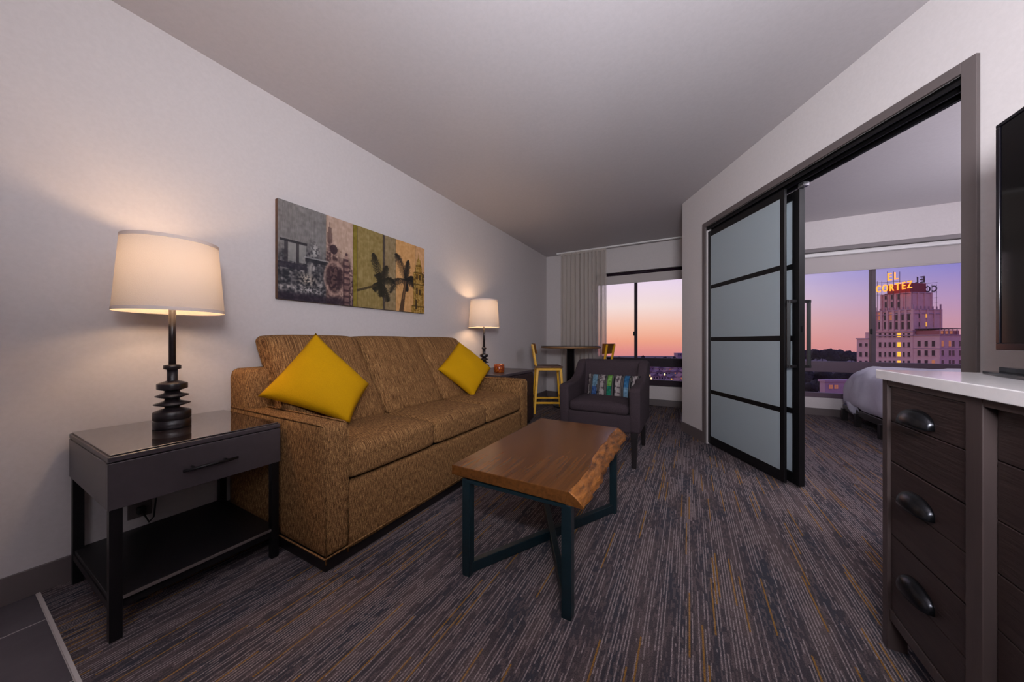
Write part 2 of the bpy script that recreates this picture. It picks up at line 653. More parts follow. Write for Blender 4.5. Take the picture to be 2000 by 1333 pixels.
def pillow_mb(w, h, t, n=22, pinch=.05):
    mb = MB()
    grid = {}
    for side in (1, -1):
        for i in range(n + 1):
            for j in range(n + 1):
                u = -1 + 2 * i / n
                v = -1 + 2 * j / n
                edge = i in (0, n) or j in (0, n)
                if edge and side == -1:
                    grid[(side, i, j)] = grid[(1, i, j)]
                    continue
                x = u * w / 2 * (1 - pinch * (1 - v * v) * 1.0)
                y = v * h / 2 * (1 - pinch * (1 - u * u) * 1.0)
                z = side * t / 2 * ((1 - u * u) * (1 - v * v)) ** .42
                wr = .006 * mnoise.noise(Vector((u * 2.3, v * 2.3, side * 3.1 + w * 10)))
                grid[(side, i, j)] = mb.bm.verts.new((x, y, z + (0 if edge else wr)))
    for side in (1, -1):
        for i in range(n):
            for j in range(n):
                q = [grid[(side, i, j)], grid[(side, i + 1, j)], grid[(side, i + 1, j + 1)], grid[(side, i, j + 1)]]
                if side < 0: q.reverse()
                f = mb.bm.faces.new(q)
                f.smooth = True
    return mb


def copy_tree(o, parent=None):
    c = o.copy()
    COL.objects.link(c)
    if parent is not None:
        c.parent = parent
    for ch in [x for x in o.children]:
        copy_tree(ch, c)
    return c


# ------------------------------------------------------------------ SETTING
H = 2.53
XL = -2.272
A = W(1.9, 3.6, 0)
B = W(1.869, 1.07, 0)
DW = (B - A)
DLEN = DW.length
DW.normalize()
DN = Vector((-DW.y, DW.x, 0))
if DN.x < 0:
    DN = -DN


def D(t, n, z):
    """point in the frame of the angled partition: t along it, n into the bedroom"""
    p = A + DW * t + DN * n
    return (p.x, p.y, z)


tp = lambda px, u=1.885: 3.6 - u * F / (px - 1000)     # distance along the partition

fl = MB().box(-2.5, .225, -.12, 5.4, 6.0, 0).build('floor', M['carpet'])
tag(fl, 'grey carpet with fine pale and mustard stripes across both rooms', kind='structure')
ft = MB().box(-2.5, -3.2, -.12, 1.3, .225, -.002).build('floor_entry', M['grout'])
tag(ft, 'dark slate tiled floor with pale grout at the entry', kind='structure')
for i in range(8):
    for j in range(2):
        x0 = -2.465 + i * .4365
        mb = MB().box(max(x0 + .003, XL), .213 - (j + 1) * .87 + .003, -.02, min(x0 + .4335, 1.12), .213 - j * .87, .0)
        mb.build('tile', M['tile'], ft, bevel=.0015)
MB().box(XL, .215, -.02, 1.12, .224, .003).build('trim_1', M['grout'])['kind'] = 'structure'
bpy.data.objects['trim_1']['label'] = 'thin pale metal strip between the tiles and carpet'

tag(MB().box(-2.5, -3.2, H, 5.4, 6.1, H + .12).build('ceiling', M['ceiling']), 'plain grey painted ceiling', kind='structure')
tag(MB().box(XL - .14, -3.2, 0, XL, 5.7, H).build('wall_left', M['wall']), 'long pale wall behind the sofa', kind='structure')
tag(MB().box(-2.5, -3.2, 0, 5.4, -3.06, H).build('wall_back', M['wall']), 'pale wall at the entry end', kind='structure')
tag(MB().box(B.x, -3.1, 0, B.x + .12, B.y + .03, H).build('wall_right', M['wall']), 'pale wall behind the television', kind='structure')
tag(MB().box(5.2, -.1, 0, 5.34, 6.0, H).build('wall_bedroom_right', M['wall']), 'pale side wall of the bedroom', kind='structure')
tag(MB().box(B.x + .12, -.1, 0, 5.3, .04, H).build('wall_bedroom_back', M['wall']), 'pale back wall of the bedroom', kind='structure')
# far wall of the living room
YF = 5.46
mb = MB().box(XL - .1, YF, 0, -1.40, 5.66, H)
mb.box(-1.40, YF, 0, -.0, 5.66, .30).box(-1.40, YF, 2.125, -.0, 5.66, H)
tag(mb.build('wall_far', M['wall']), 'pale wall around the living room window', kind='structure')
tag(MB().box(-.062, A.y - .0, 0, .08, 6.0, H).build('wall_partition', M['wall']), 'short pale wall between the two windows', kind='structure')
mb = MB().box(.08, 5.80, 0, 5.3, 5.98, .236).box(.08, YF, 2.18, 5.3, 5.98, H)
tag(mb.build('wall_bedroom_far', M['wall']), 'pale wall and bulkhead around the bedroom window', kind='structure')

# angled partition with the wide opening
T0, T1 = tp(1378), tp(1884, 1.872)
ZO = 2.107
mb = MB().fbox(D, 0, 0, 0, T0, .14, H).fbox(D, T1, 0, 0, DLEN + .05, .14, H).fbox(D, T0, 0, ZO, T1, .14, H)
tag(mb.build('wall_door', M['wall']), 'pale angled wall with the wide sliding door opening', kind='structure')
cs = MB()
cw = .046
cs.fbox(D, T0 - cw, -.016, 0, T0, 0, ZO + cw).fbox(D, T1, -.016, 0, T1 + cw, 0, ZO + cw).fbox(D, T0, -.016, ZO, T1, 0, ZO + cw)
cs.fbox(D, T1, .0, 0, T1 + .004, .14, ZO)
tag(cs.build('trim_2', M['casing'], bevel=.002), 'taupe casing framing the sliding door opening', kind='structure')

# baseboards
bh = .105
tag(MB().box(XL, -3.0, 0, XL + .012, YF, bh).build('baseboard_left', M['baseboard'], bevel=.002), 'taupe baseboard along the long wall', kind='structure')
tag(MB().box(XL + .012, YF - .012, 0, -.062, YF, bh - .008).build('baseboard_far', M['baseboard'], bevel=.002), 'taupe baseboard under the living room window', kind='structure')
tag(MB().box(.08, 5.788, 0, 5.2, 5.80, .095).build('baseboard_bedroom', M['baseboard'], bevel=.002), 'taupe baseboard under the bedroom window', kind='structure')
mb = MB().fbox(D, -.0, -.012, 0, T0 - cw, 0, bh).fbox(D, T1 + cw, -.012, 0, DLEN, 0, bh)
tag(mb.build('baseboard_right', M['baseboard'], bevel=.002), 'taupe baseboard beside the sliding door', kind='structure')
tag(MB().box(-.074, A.y, 0, -.062, YF - .012, bh).build('baseboard_partition', M['baseboard']), 'taupe baseboard on the short wall by the window', kind='structure')


# ------------------------------------------------------------------ windows
def window(name, x0, x1, yw, zb, zbt, zr0, zr1, zt, mulls, mframe, mrail, label):
    w = thing(name, label, None, ((x0 + x1) / 2, yw, zb), kind='structure')
    mb = MB().box(x0, yw - .03, zb, x1, yw + .03, zbt)
    mb.box(x0, yw - .03, zt - .05, x1, yw + .03, zt)
    mb.box(x0, yw - .03, zb, x0 + .035, yw + .03, zt).box(x1 - .02, yw - .03, zb, x1, yw + .03, zt)
    mb.build('window_frame', mframe, w, bevel=.003)
    MB().box(x0 + .03, yw - .045, zr0, x1 - .02, yw + .035, zr1).build('window_rail', mrail, w, bevel=.004)
    for m_ in mulls:
        MB().box(m_ - .021, yw - .04, zr1, m_ + .021, yw + .03, zt - .03).build('mullion', mframe, w, bevel=.003)
        MB().box(m_ - .036, yw - .056, 1.085, m_ - .012, yw - .03, 1.155).build('latch', M['black_alu'], w, bevel=.008)
    xs = [x0 + .03] + list(mulls) + [x1 - .02]
    for a, b in zip(xs, xs[1:]):
        MB().box(a, yw - .003, zr1 - .01, b, yw + .003, zt - .03).build('pane', M['glass'], w)
        MB().box(a, yw - .003, zbt - .01, b, yw + .003, zr0 + .01).build('pane', M['glass'], w)
    return w


window('window_1', -1.40, -.064, 5.55, .30, .388, .598, .731, 2.125, [-.749], M['bronze'], M['bronze'], 'dark framed living room window over the dusk city')
window('window_2', .082, 5.2, 5.85, .236, .30, .585, .728, 2.18, [2.065, 3.98], M['bronze_light'], M['bronze_light'], 'wide bedroom window with a dark mullion and view of the old hotel')

# roller blinds
b1 = thing('roller_blind', 'pale roller blind pulled partly down over the living room window', 'blind', (-.73, 5.5, 1.94))
MB().box(-1.39, 5.499, 1.95, -.068, 5.5, 2.10).build('blind_cloth', M['blind'], b1)
MB().box(-1.39, 5.493, 1.938, -.068, 5.507, 1.956).build('hem_bar', M['blind'], b1, bevel=.003)
MB().tube([(-1.39, 5.503, 2.098), (-.068, 5.503, 2.098)], .022, 14).build('roller_tube', M['bronze'], b1)
MB().tube([(-.075, 5.48, 2.07), (-.075, 5.48, 1.82), (-.078, 5.48, 1.80), (-.075, 5.478, 1.82)], .003, 6).build('bead_chain', M['white_plastic'], b1)
b2 = thing('roller_blind', 'wide white roller blind with silver headrail over the bedroom window', 'blind', (2.6, 5.76, 1.9))
MB().box(.1, 5.759, 1.92, 5.15, 5.76, 2.13).build('blind_cloth', M['blind'], b2)
MB().box(.1, 5.752, 1.905, 5.15, 5.768, 1.925).build('hem_bar', M['blind'], b2, bevel=.003)
MB().box(.085, 5.68, 2.115, 5.19, 5.74, 2.165)  .build('headrail', M['white_plastic'], b2, bevel=.012, segs=3)

# curtain and its track
tk = MB().box(-2.02, 5.30, H - .022, -.066, 5.335, H - .001).build('curtain_track', M['white_plastic'], bevel=.003)
tag(tk, 'thin white curtain track fixed to the ceiling before the window', 'curtain track')
cur = thing('curtain', 'sheer grey floor length curtain drawn to one side behind the round table', 'curtain', (-1.56, 5.33, 0))
mb = MB()
nx, nz_ = 150, 30
gv = []
for j in range(nz_ + 1):
    z = .02 + (H - .045) * j / nz_
    row = []
    for i in range(nx + 1):
        s = i / nx
        spread = 1 + .04 * (1 - j / nz_)
        x = -1.56 + (-.38 + .76 * s) * spread
        ph = s * 2 * math.pi * 10.5 + .8 * math.sin(s * 9)
        amp = .052 * (1 - .25 * math.sin(s * 14)) * (.75 + .25 * (1 - j / nz_))
        y = 5.325 + amp * math.sin(ph + .25 * math.sin(z * 2.2)) + .008 * math.sin(ph * 2.1)
        x += .012 * math.sin(2 * ph)
        row.append(mb.bm.verts.new((x, y, z)))
    gv.append(row)
for j in range(nz_):
    for i in range(nx):
        f = mb.bm.faces.new((gv[j][i], gv[j][i + 1], gv[j + 1][i + 1], gv[j + 1][i]))
        f.smooth = True
mb.build('curtain_cloth', M['curtain'], cur)
mb = MB().box(-1.945, 5.31, H - .055, -1.175, 5.322, H - .023)
mb.build('header_tape', M['curtain'], cur)


# ------------------------------------------------------------------ sliding doors
def sliding_door(name, t0, t1, n0, n1, z0, z1, label, handle, sw):
    p = A + DW * ((t0 + t1) / 2) + DN * ((n0 + n1) / 2)
    d = thing(name, label, None, (p.x, p.y, 0), kind='structure')
    rails = [(z0, z0 + .075), (.495, .532), (1.0, 1.037), (1.50, 1.537), (z1 - .055, z1)]
    MB().fbox(D, t0, n0, z0, t0 + sw, n1, z1).build('stile', M['black_alu'], d, bevel=.002)
    MB().fbox(D, t1 - sw, n0, z0, t1, n1, z1).build('stile', M['black_alu'], d, bevel=.002)
    for a, b in rails:
        MB().fbox(D, t0 + sw, n0 + .003, a, t1 - sw, n1 - .003, b).build('rail', M['black_alu'], d, bevel=.002)
    nm = (n0 + n1) / 2
    for (a, b), (c, e) in zip(rails, rails[1:]):
        MB().fbox(D, t0 + sw - .006, nm - .004, b - .006, t1 - sw + .006, nm + .004, c + .006).build('frosted_pane', M['frosted'], d)
    if handle:
        for s, nn in ((-1, n0), (1, n1)):
            th = t1 - .026 if s < 0 else t1 - .03
            pts = [D(th, nn, .82), D(th, nn + s * .05, .82), D(th, nn + s * .05, 1.275), D(th, nn, 1.275)]
            hb = MB().bar(D(th, nn, .826), D(th, nn + s * .062, .826), .02).bar(D(th, nn, 1.272), D(th, nn + s * .062, 1.272), .02)
            hb.bar(D(th, nn + s * .052, .816), D(th, nn + s * .052, 1.282), .02)
            hb.build('handle', M['black_alu'], d, bevel=.002)
        MB().fbox(D, t1 - .001, n0 + .014, 1.06, t1 + .003, n1 - .014, 1.10).build('lock', M['pull'], d)
    return d


TD1 = tp(1533, 1.9)
sliding_door('door_1', T0 + .004, TD1, .012, .030, .012, 2.062, 'nearer black framed sliding panel with four frosted panes', False, .038)
TD2 = 3.6 - 2.184
sliding_door('door_2', TD2 - .93, TD2, .062, .100, .012, 2.035, 'rear black framed sliding panel with a long pull handle', True, .056)
hd = MB()
hd.fbox(D, T0, .0, 2.074, T1, .006, ZO).fbox(D, T0, .046, 2.068, T1, .054, ZO).fbox(D, T0, .108, 2.07, T1, .125, ZO).fbox(D, T0, .0, 2.092, T1, .125, ZO)
tk2 = hd.build('door_track', M['black_alu'])
tag(tk2, 'black double overhead track of the sliding door panels', kind='structure')
MB().fbox(D, TD2 - .01, .06, 2.037, TD2 + .035, .10, 2.068).build('track_stop', M['chrome'], tk2, bevel=.004)


# ------------------------------------------------------------------ SOFA
SX, SY0, SY1 = -1.343, .814, 2.757
sofa = thing('sofa', 'brown tweed three seat sofa against the long pale wall', 'sofa', (-1.8, 1.785, 0))
tw, tws = M['tweed'], M['tweed_seat']
for y0, y1 in ((SY0, SY0 + .112), (SY1 - .112, SY1)):
    def arm_def(v, p):
        return v
    a = MB().rbox((-1.79, (y0 + y1) / 2, .355), (.447, .056, .28), .022, 12).build('arm', tw, sofa)
    pm = MB()
    for yy in (y0 + .006, y1 - .006):
        pm.tube([(SX - .004, yy, .05), (SX - .004, yy, .612), (SX - .016, yy, .631), (SX - .04, yy, .636), (-2.22, yy, .636)], .0045, 6)
    pm.build('piping', tws, a)
MB().rbox((SX - .03, (SY0 + SY1) / 2, .205), (.026, (SY1 - SY0) / 2 - .112, .15), .012, 10).build('front_rail', tw, sofa)
MB().box(SX - .07, SY0 + .112, .1, -2.2, SY1 - .112, .34).build('base_deck', M['black'], sofa)


def lean(v, p):
    k = (v.z - .1) / .75
    return Vector((v.x - .03 * k, v.y, v.z))


MB().rbox((-2.13, (SY0 + SY1) / 2, .465), (.105, (SY1 - SY0) / 2 - .004, .385), .045, 12, deform=lean).build('back_frame', tw, sofa)
MB().box(SX - .03, SY0 + .02, 0, -2.2, SY1 - .02, .055).build('plinth', M['leg_dark'], sofa)
pm = MB().tube([(-2.2, SY0 - .002, .078), (SX + .001, SY0 - .002, .078), (SX + .002, SY0, .078), (SX + .002, SY1, .078)], .004, 6)
pm.build('hem_piping', tws, sofa)
sw_ = (SY1 - SY0 - .224) / 3
for i in range(3):
    yc = SY0 + .112 + sw_ * (i + .5)

    def sdef(v, p, yc=yc):
        return Vector((v.x + .010 * (1 - ((v.y - yc) / (sw_ / 2)) ** 4) * (1 if p[0] > 0 else 0), v.y, v.z))
    MB().rbox((SX - .275, yc, .438), (.268, sw_ / 2 - .003, .072), .03, 14, top=.022, deform=sdef).build('seat_cushion', tws, sofa)

    def bdef(v, p, yc=yc):
        k = (v.z - .5)
        x = v.x - .62 * k
        if p[0] > 0:
            x += .035 * (1 - p[1] ** 4) * (1 - p[2] ** 2)
        return Vector((x, v.y, v.z + .012 * (1 - p[1] ** 4) * (1 if p[2] > .5 else 0)))
    MB().rbox((-1.845, yc, .765), (.095, sw_ / 2 - .003, .262), .04, 14, deform=bdef).build('back_cushion', tws, sofa)


def place_pillow(name, label, cat, L_, R_, T_, B_, size_w, size_h, thick, m, group=None, pull=1.0, builder=None):
    L_, R_, T_, B_ = map(Vector, (L_, R_, T_, B_))
    c = (L_ + R_ + T_ + B_) / 4
    o = Vector((0, 0, 1))
    c = o + (c - o) * pull
    a = (R_ - L_).normalized()
    b = (T_ - B_)
    b = (b - a * b.dot(a)).normalized()
    ex = (a - b).normalized()
    ey = (a + b).normalized()
    return c, ex, ey, ex.cross(ey)


def put(mb, c, ex, ey, ez, name, m, label, cat, group=None):
    R = Matrix((ex, ey, ez)).transposed().to_4x4()
    t = thing(name, label, cat, c)
    o = mb.build('cover', m, t, local=True)
    o.matrix_basis = R
    if group: t['group'] = group
    return t, o


def pillow_quad(cs, thick, n=26):
    """soft square pillow spanned by four corner points, in order round the edge"""
    c0, c1, c2, c3 = map(Vector, cs)
    mid = (c0 + c1 + c2 + c3) / 4
    nrm_ = (c2 - c0).cross(c3 - c1).normalized()
    if nrm_.x < 0:
        nrm_ = -nrm_
    mb = MB()
    g = {}
    for side in (1, -1):
        for i in range(n + 1):
            for j in range(n + 1):
                if side < 0 and (i in (0, n) or j in (0, n)):
                    g[(side, i, j)] = g[(1, i, j)]
                    continue
                u, v = -1 + 2 * i / n, -1 + 2 * j / n
                uu, vv = u * (1 - .045 * (1 - v * v)), v * (1 - .045 * (1 - u * u))
                p = (c0 * (1 - uu) * (1 - vv) + c1 * (1 + uu) * (1 - vv) + c2 * (1 + uu) * (1 + vv) + c3 * (1 - uu) * (1 + vv)) / 4
                bul = ((1 - u * u) * (1 - v * v)) ** .42
                wr = 1 + .10 * mnoise.noise(Vector((u * 2.1, v * 2.1, side * 3.0)))
                g[(side, i, j)] = mb.bm.verts.new(p + nrm_ * (side * thick / 2 * bul * wr))
    for side in (1, -1):
        for i in range(n):
            for j in range(n):
                q_ = [g[(side, i, j)], g[(side, i + 1, j)], g[(side, i + 1, j + 1)], g[(side, i, j + 1)]]
                if side < 0: q_.reverse()
                f = mb.bm.faces.new(q_)
                f.smooth = True
    return mb, mid


def toward(p, k):
    return Vector((p[0] * k, p[1] * k, 1 + (p[2] - 1) * k))


pk = .945
mb, mid = pillow_quad([toward(p, pk) for p in ((-2.05, .872, .70), (-2.02, 1.165, 1.05), (-1.79, 1.37, .725), (-1.705, 1.175, .53))], .17)
tpw = thing('throw_pillow', 'large mustard yellow pillow on its corner beside the near sofa arm', 'pillow', mid, 0, 'yellow pillows on the sofa')
mb.build('cover', M['pillow_yellow'], tpw)
mb, mid = pillow_quad([(-1.87, 2.10, .759), (-1.892, 2.418, .994), (-1.667, 2.622, .740), (-1.646, 2.305, .505)], .15)
tpw = thing('throw_pillow', 'mustard yellow pillow on its corner beside the far sofa arm near the small lamp', 'pillow', mid, 0, 'yellow pillows on the sofa')
mb.build('cover', M['pillow_yellow'], tpw)

# ------------------------------------------------------------------ NEAR SIDE TABLE
tx0, tx1, ty0, ty1 = -2.245, -1.667, .290, .800
st = thing('side_table', 'charcoal end table with one drawer and low shelf at the near end of the sofa', 'side table', ((tx0 + tx1) / 2, (ty0 + ty1) / 2, 0))
MB().box(tx0, ty0, .598, tx1 + .0, ty1, .617).build('top', M['dark_paint'], st, bevel=.003)
MB().box(tx0 + .006, ty0 + .006, .617, tx1 - .006, ty1 - .006, .623).build('glass_top', M['smoked_glass'], st, bevel=.0015)['label'] = 'polished dark glass sheet on the table top'
MB().box(tx0, ty0, .44, tx1 - .018, ty1, .596).build('drawer_box', M['dark_paint'], st, bevel=.002)
dr = MB().box(tx1 - .018, ty0, .44, tx1, ty1, .595).build('drawer', M['dark_paint'], st, bevel=.002)
MB().tube([(tx1 + .028, .462, .517), (tx1 + .028, .628, .517)], .0055, 10).tube([(tx1, .495, .517), (tx1 + .028, .495, .517)], .0055, 8).tube([(tx1, .595, .517), (tx1 + .028, .595, .517)], .0055, 8).build('handle', M['dark_metal'], dr)
lw = .03
for lx in (tx0 + .005, tx1 - .005 - lw):
    for ly in (ty0 + .004, ty1 - .004 - lw):
        MB().box(lx, ly, 0, lx + lw, ly + lw, .44).build('leg', M['dark_metal'], st, bevel=.002)
MB().box(tx0 + .01, ty0 + .01, .118, tx1 - .012, ty1 - .01, .138).build('shelf', M['black'], st, bevel=.002)
for y in (ty0 + .006, ty1 - .006 - .022):
    MB().box(tx0 + .03, y, .10, tx1 - .03, y + .022, .125).build('rail', M['dark_metal'], st)
MB().box(tx1 - .03, ty0 + .03, .10, tx1 - .012, ty1 - .03, .128).build('rail', M['dark_metal'], st)

MB().box(tx1 - .012, ty0 + .034, .127, tx1 - .009, ty1 - .034, .1385).build('edge_trim', M['casing'], st)

# ------------------------------------------------------------------ FAR END CABINET
ex0, ex1, ey0, ey1, eh = -2.245, -1.667, 2.80, 3.60, .654
ec = thing('end_cabinet', 'dark brown cabinet at the far end of the sofa with the small lamp on it', 'cabinet', ((ex0 + ex1) / 2, (ey0 + ey1) / 2, 0))
MB().box(ex0, ey0, .04, ex1 - .02, ey1, eh - .03).build('body', M['espresso'], ec, bevel=.003)
MB().box(ex0, ey0 - .008, eh - .03, ex1 + .006, ey1 + .008, eh).build('top', M['dark_paint'], ec, bevel=.004)
for a, b, kx in ((ey0 + .01, (ey0 + ey1) / 2 - .003, ey0 + .36), ((ey0 + ey1) / 2 + .003, ey1 - .01, ey0 + .44)):
    d_ = MB().box(ex1 - .02, a, .06, ex1, b, eh - .036).build('door', M['espresso'], ec, bevel=.003)
    MB().lathe([(.004, 0), (.006, .012), (.012, .018), (.012, .026), (.006, .03)], 14).build('knob', M['chrome'], d_, local=True)
    k_ = d_.children[0]
    k_.matrix_basis = Matrix.Translation(Vector((ex1, kx, .42)) - Vector(ec.location)) @ Matrix.Rotation(math.pi / 2, 4, 'Y')
MB().box(ex0 + .02, ey0 + .02, 0, ex1 - .04, ey1 - .02, .04).build('plinth', M['black'], ec)


# ------------------------------------------------------------------ LAMPS
def make_lamp(label, loc, rb=.172, rt=.150, energy=2.2):
    L_ = thing('table_lamp', label, 'lamp', loc, 0, 'matching table lamps at the sofa ends')
    m = M['lamp_metal']
    MB().lathe([(.058, 0), (.060, .002), (.060, .033), (.056, .035), (.056, .037), (.060, .039), (.060, .070), (.056, .074), (.024, .086), (.024, .09)], 40).build('base', m, L_, local=True)
    for z, r in ((.104, .058), (.139, .053)):
        MB().lathe([(.023, z - .014), (.026, z - .012), (r, z - .0015), (r, z + .0015), (.026, z + .012), (.023, z + .020)], 40).build('disc', m, L_, local=True)
    MB().lathe([(.023, .158), (.030, .162), (.0486, .168), (.0486, .192), (.030, .200), (.019, .204)], 10).build('hex_nut', m, L_, local=True, bevel=.002)
    MB().lathe([(.019, .2), (.0172, .206), (.0172, .252)], 24).build('neck', m, L_, local=True)
    MB().lathe([(.018, .252), (.028, .255), (.028, .271), (.018, .274)], 18).build('collar', m, L_, local=True)
    MB().lathe([(.0118, .272), (.0112, .56)], 20).build('pole', m, L_, local=True)
    MB().tube([(-.058, 0, .045), (-.070, 0, .045)], .004, 8).build('switch_knob', m, L_, local=True)
    MB().lathe([(.011, .56), (.016, .57), (.016, .61), (.010, .62)], 16).build('socket', M['white_plastic'], L_, local=True)
    sh = MB().lathe([(rb, .502), (rt, .812)], 64, cap=False).build('lamp_shade', M['shade'], L_, local=True)
    MB().lathe([(rb + .0012, .502), (rb + .0006, .516)], 64, cap=False).build('shade_hem', M['shade_hem'], sh, local=True)
    MB().lathe([(rt + .0014, .798), (rt + .0012, .8125)], 64, cap=False).build('shade_hem', M['shade_hem'], sh, local=True)
    fr = MB()
    for k in range(3):
        an = 2 * math.pi * k / 3 + .4
        fr.tube([(.010 * math.cos(an), .010 * math.sin(an), .79), ((rt - .002) * math.cos(an), (rt - .002) * math.sin(an), .806)], .0018, 5)
    fr.tube([(0, .0, .61), (0, .045, .66), (0, .045, .74), (0, 0, .79), (0, -.045, .74), (0, -.045, .66), (0, 0, .61)], .0018, 5)
    fr.build('shade_spider', M['dark_metal'], sh, local=True)
    for zb in (.595, .715):
        lb = lamp('lamp_bulb_light', 'POINT', (0, 0, zb), energy, (1.0, .67, .40), .03)
        lb.parent = L_
    return L_


make_lamp('large lit table lamp with white drum shade on the near side table', (-1.985, .525, .623), energy=5.6)
make_lamp('lit table lamp with white drum shade on the far cabinet behind a yellow pillow', (-2.045, 3.07, .654), rb=.176, rt=.152, energy=5.6)

# amber candle glass
cg = thing('candle_glass', 'small amber glass candle holder on the far cabinet beside the lamp', 'candle holder', (-1.835, 3.055, .654))
MB().lathe([(.050, 0), (.058, .004), (.060, .045), (.058, .088), (.054, .088), (.054, .01), (.046, .006)], 28).build('glass', M['amber'], cg, local=True)
MB().lathe([(.052, .008), (.052, .05)], 24).build('wax', M['wax'], cg, local=True)

# wall socket with plug and cord, under the near table
so = thing('wall_socket', 'wall power socket with plugged cord low behind the near side table', 'socket', (XL, .50, .22))
MB().box(XL, .452, .17, XL + .006, .530, .285).build('plate', M['casing'], so, bevel=.003)
MB().box(XL + .006, .478, .19, XL + .034, .506, .222).build('plug', M['cord'], so, bevel=.005)
MB().tube([(XL + .034, .492, .205), (XL + .055, .495, .19), (XL + .05, .51, .15), (XL + .03, .53, .16), (XL + .02, .54, .25), (XL + .015, .54, .40), (XL + .012, .53, .43)], .0035, 7).build('cord', M['cord'], so)

# ------------------------------------------------------------------ CANVAS PICTURE
PY0, PY1, PZ0, PZ1 = 1.058, 2.326, 1.265, 1.890


def paint_picture(nx=400, ny=198):
    X, Y = np.meshgrid(np.linspace(0, 1, nx), np.linspace(0, 1, ny))   # Y up
    asp = (PY1 - PY0) / (PZ1 - PZ0)
    img = np.zeros((ny, nx, 3))
    c = lambda *a: np.array(a, float)
    planks = [(0, .24, c(124, 120, 118)), (.24, .405, c(186, 158, 140)), (.405, .432, c(132, 116, 44)), (.432, .62, c(146, 126, 76)), (.62, .637, c(84, 74, 66)),
              (.637, .725, c(146, 126, 92)), (.725, .91, c(212, 160, 102)), (.91, 1.01, c(212, 162, 114))]
    for a, b, col in planks:
        img[(X >= a) & (X < b)] = col
    # grain and wear
    gx = rng.normal(0, 1, (1, nx))
    g2 = rng.normal(0, 1, (ny // 8 + 2, nx))
    g2 = np.repeat(g2, 8, 0)[:ny]
    img += (gx * 3 + g2 * 4)[..., None]

    def smooth(a, k):
        for _ in range(k):
            a = (a + np.roll(a, 1, 0) + np.roll(a, -1, 0) + np.roll(a, 1, 1) + np.roll(a, -1, 1)) / 5
        return a
    n1 = smooth(rng.normal(0, 1, (ny, nx)), 3)
    n1 /= n1.std()
    n2 = smooth(rng.normal(0, 1, (ny, nx)), 14)
    n2 /= n2.std()
    img += (n2 * 5)[..., None]

    def blend(mask, col, a=1.0):
        mk = np.clip(mask, 0, 1)[..., None] * a
        img[:] = img * (1 - mk) + np.array(col) * mk
    # ornate church facade, left
    n3 = smooth(rng.normal(0, 1, (ny, nx)), 6)
    n3 /= n3.std()
    skyline = np.interp(X, [0, .02, .09, .14, .16, .19, .23, .255, .28, .31, .35, .38, .405, .41], [.52, .6, .55, .62, .66, .62, .52, .83, .76, .64, .58, .62, .5, 0])
    church = (Y < skyline + n3 * .015) & (X < .405)
    lum = .36 + .10 * n1 + .16 * n3 + .12 * n2
    lum += .16 * ((np.abs((X * 31) % 1 - .5) < .16) & (Y > .08)) - .12 * (np.abs((Y * 9 + .3 * n3) % 1 - .5) < .10)
    lum = np.clip(lum, 0, 1)
    dark = np.where((X < .24)[..., None], np.array([40, 40, 46]), np.array([62, 44, 46]))
    lightc = np.where((X < .24)[..., None], np.array([168, 160, 156]), np.array([206, 172, 154]))
    tex = dark + (lightc - dark) * (lum[..., None] ** 1.5)
    fade = np.clip((skyline - Y) / .16, .2, 1) * .95
    img[:] = np.where(church[..., None], img * (1 - fade[..., None]) + tex * fade[..., None], img)
    # pavilion columns at the far left, with an entablature
    for x0, x1 in ((.03, .046), (.085, .10)):
        blend((X > x0) & (X < x1) & (Y > .38) & (Y < .6), (58, 54, 58), .8)
    for x0, x1 in ((.046, .085), (.10, .135)):
        blend((X > x0) & (X < x1) & (Y > .40) & (Y < .585), (148, 146, 142), .75)
    blend((X > .01) & (X < .14) & (np.abs(Y - .605) < .012), (46, 44, 48), .9)
    blend((X < .14) & (Y > .32) & (Y < .385), (44, 40, 50), .8)
    # upper statue on its bracket
    st_ = np.exp(-(((X - .18) / .024) ** 2 + ((Y - .56) / .10) ** 2) * 1.4)
    blend(st_, (84, 82, 84), .8)
    blend(st_ * (n1 > .1), (206, 202, 196), .8)
    blend((np.abs(Y - .445) < .022) & (np.abs(X - .19) < .062), (40, 40, 46), .9)
    blend((np.abs(Y - .474) < .007) & (np.abs(X - .19) < .066), (172, 170, 168), .6)
    # round headed niche with a bright rim
    ar = ((X - .292) / .052) ** 2 + ((Y - .30) / .16) ** 2
    blend(np.clip(1.3 - ar, 0, 1), (52, 36, 42), .9)
    blend(np.exp(-((ar - 1.35) / .28) ** 2), (186, 152, 138), .7)
    blend((ar < .8) & (np.abs(X - .285) < .02) & (n3 > 0), (120, 92, 86), .6)
    ar2 = ((X - .285) / .022) ** 2 + ((Y - .63) / .055) ** 2
    blend(ar2 < 1, (52, 38, 44), .85)
    # group of figures in front
    fig = np.exp(-(((X - .14) / .045) ** 2 + ((Y - .235) / .06) ** 2) * 1.2)
    blend(fig * (n1 + n3 > -.5), (216, 200, 180), .85)
    blend(fig * (np.abs(n1) < .35), (60, 52, 50), .7)
    fig = np.exp(-(((X - .155) / .012) ** 2 + ((Y - .36) / .07) ** 2) * 1.2)
    blend(fig, (196, 188, 180), .7)
    fig = np.exp(-(((X - .15) / .075) ** 2 + ((Y - .12) / .03) ** 2) * 1.2)
    blend(fig * (n1 > .2), (206, 198, 196), .8)
    blend(np.clip((.10 - Y) / .05, 0, 1) * (X < .405), (42, 32, 44), .75)
    # central finial and side turret
    for k in range(5):
        xx = .25 + k * .006
        blend((np.abs(X - xx) < .003) & (Y > .70) & (Y < .93 - abs(k - 2) * .06), (92, 70, 66), .7)
    tw_ = (np.abs(X - .362) < np.interp(Y, [0, .5, .62, .64], [.018, .016, .006, 0])) & (Y < .64)
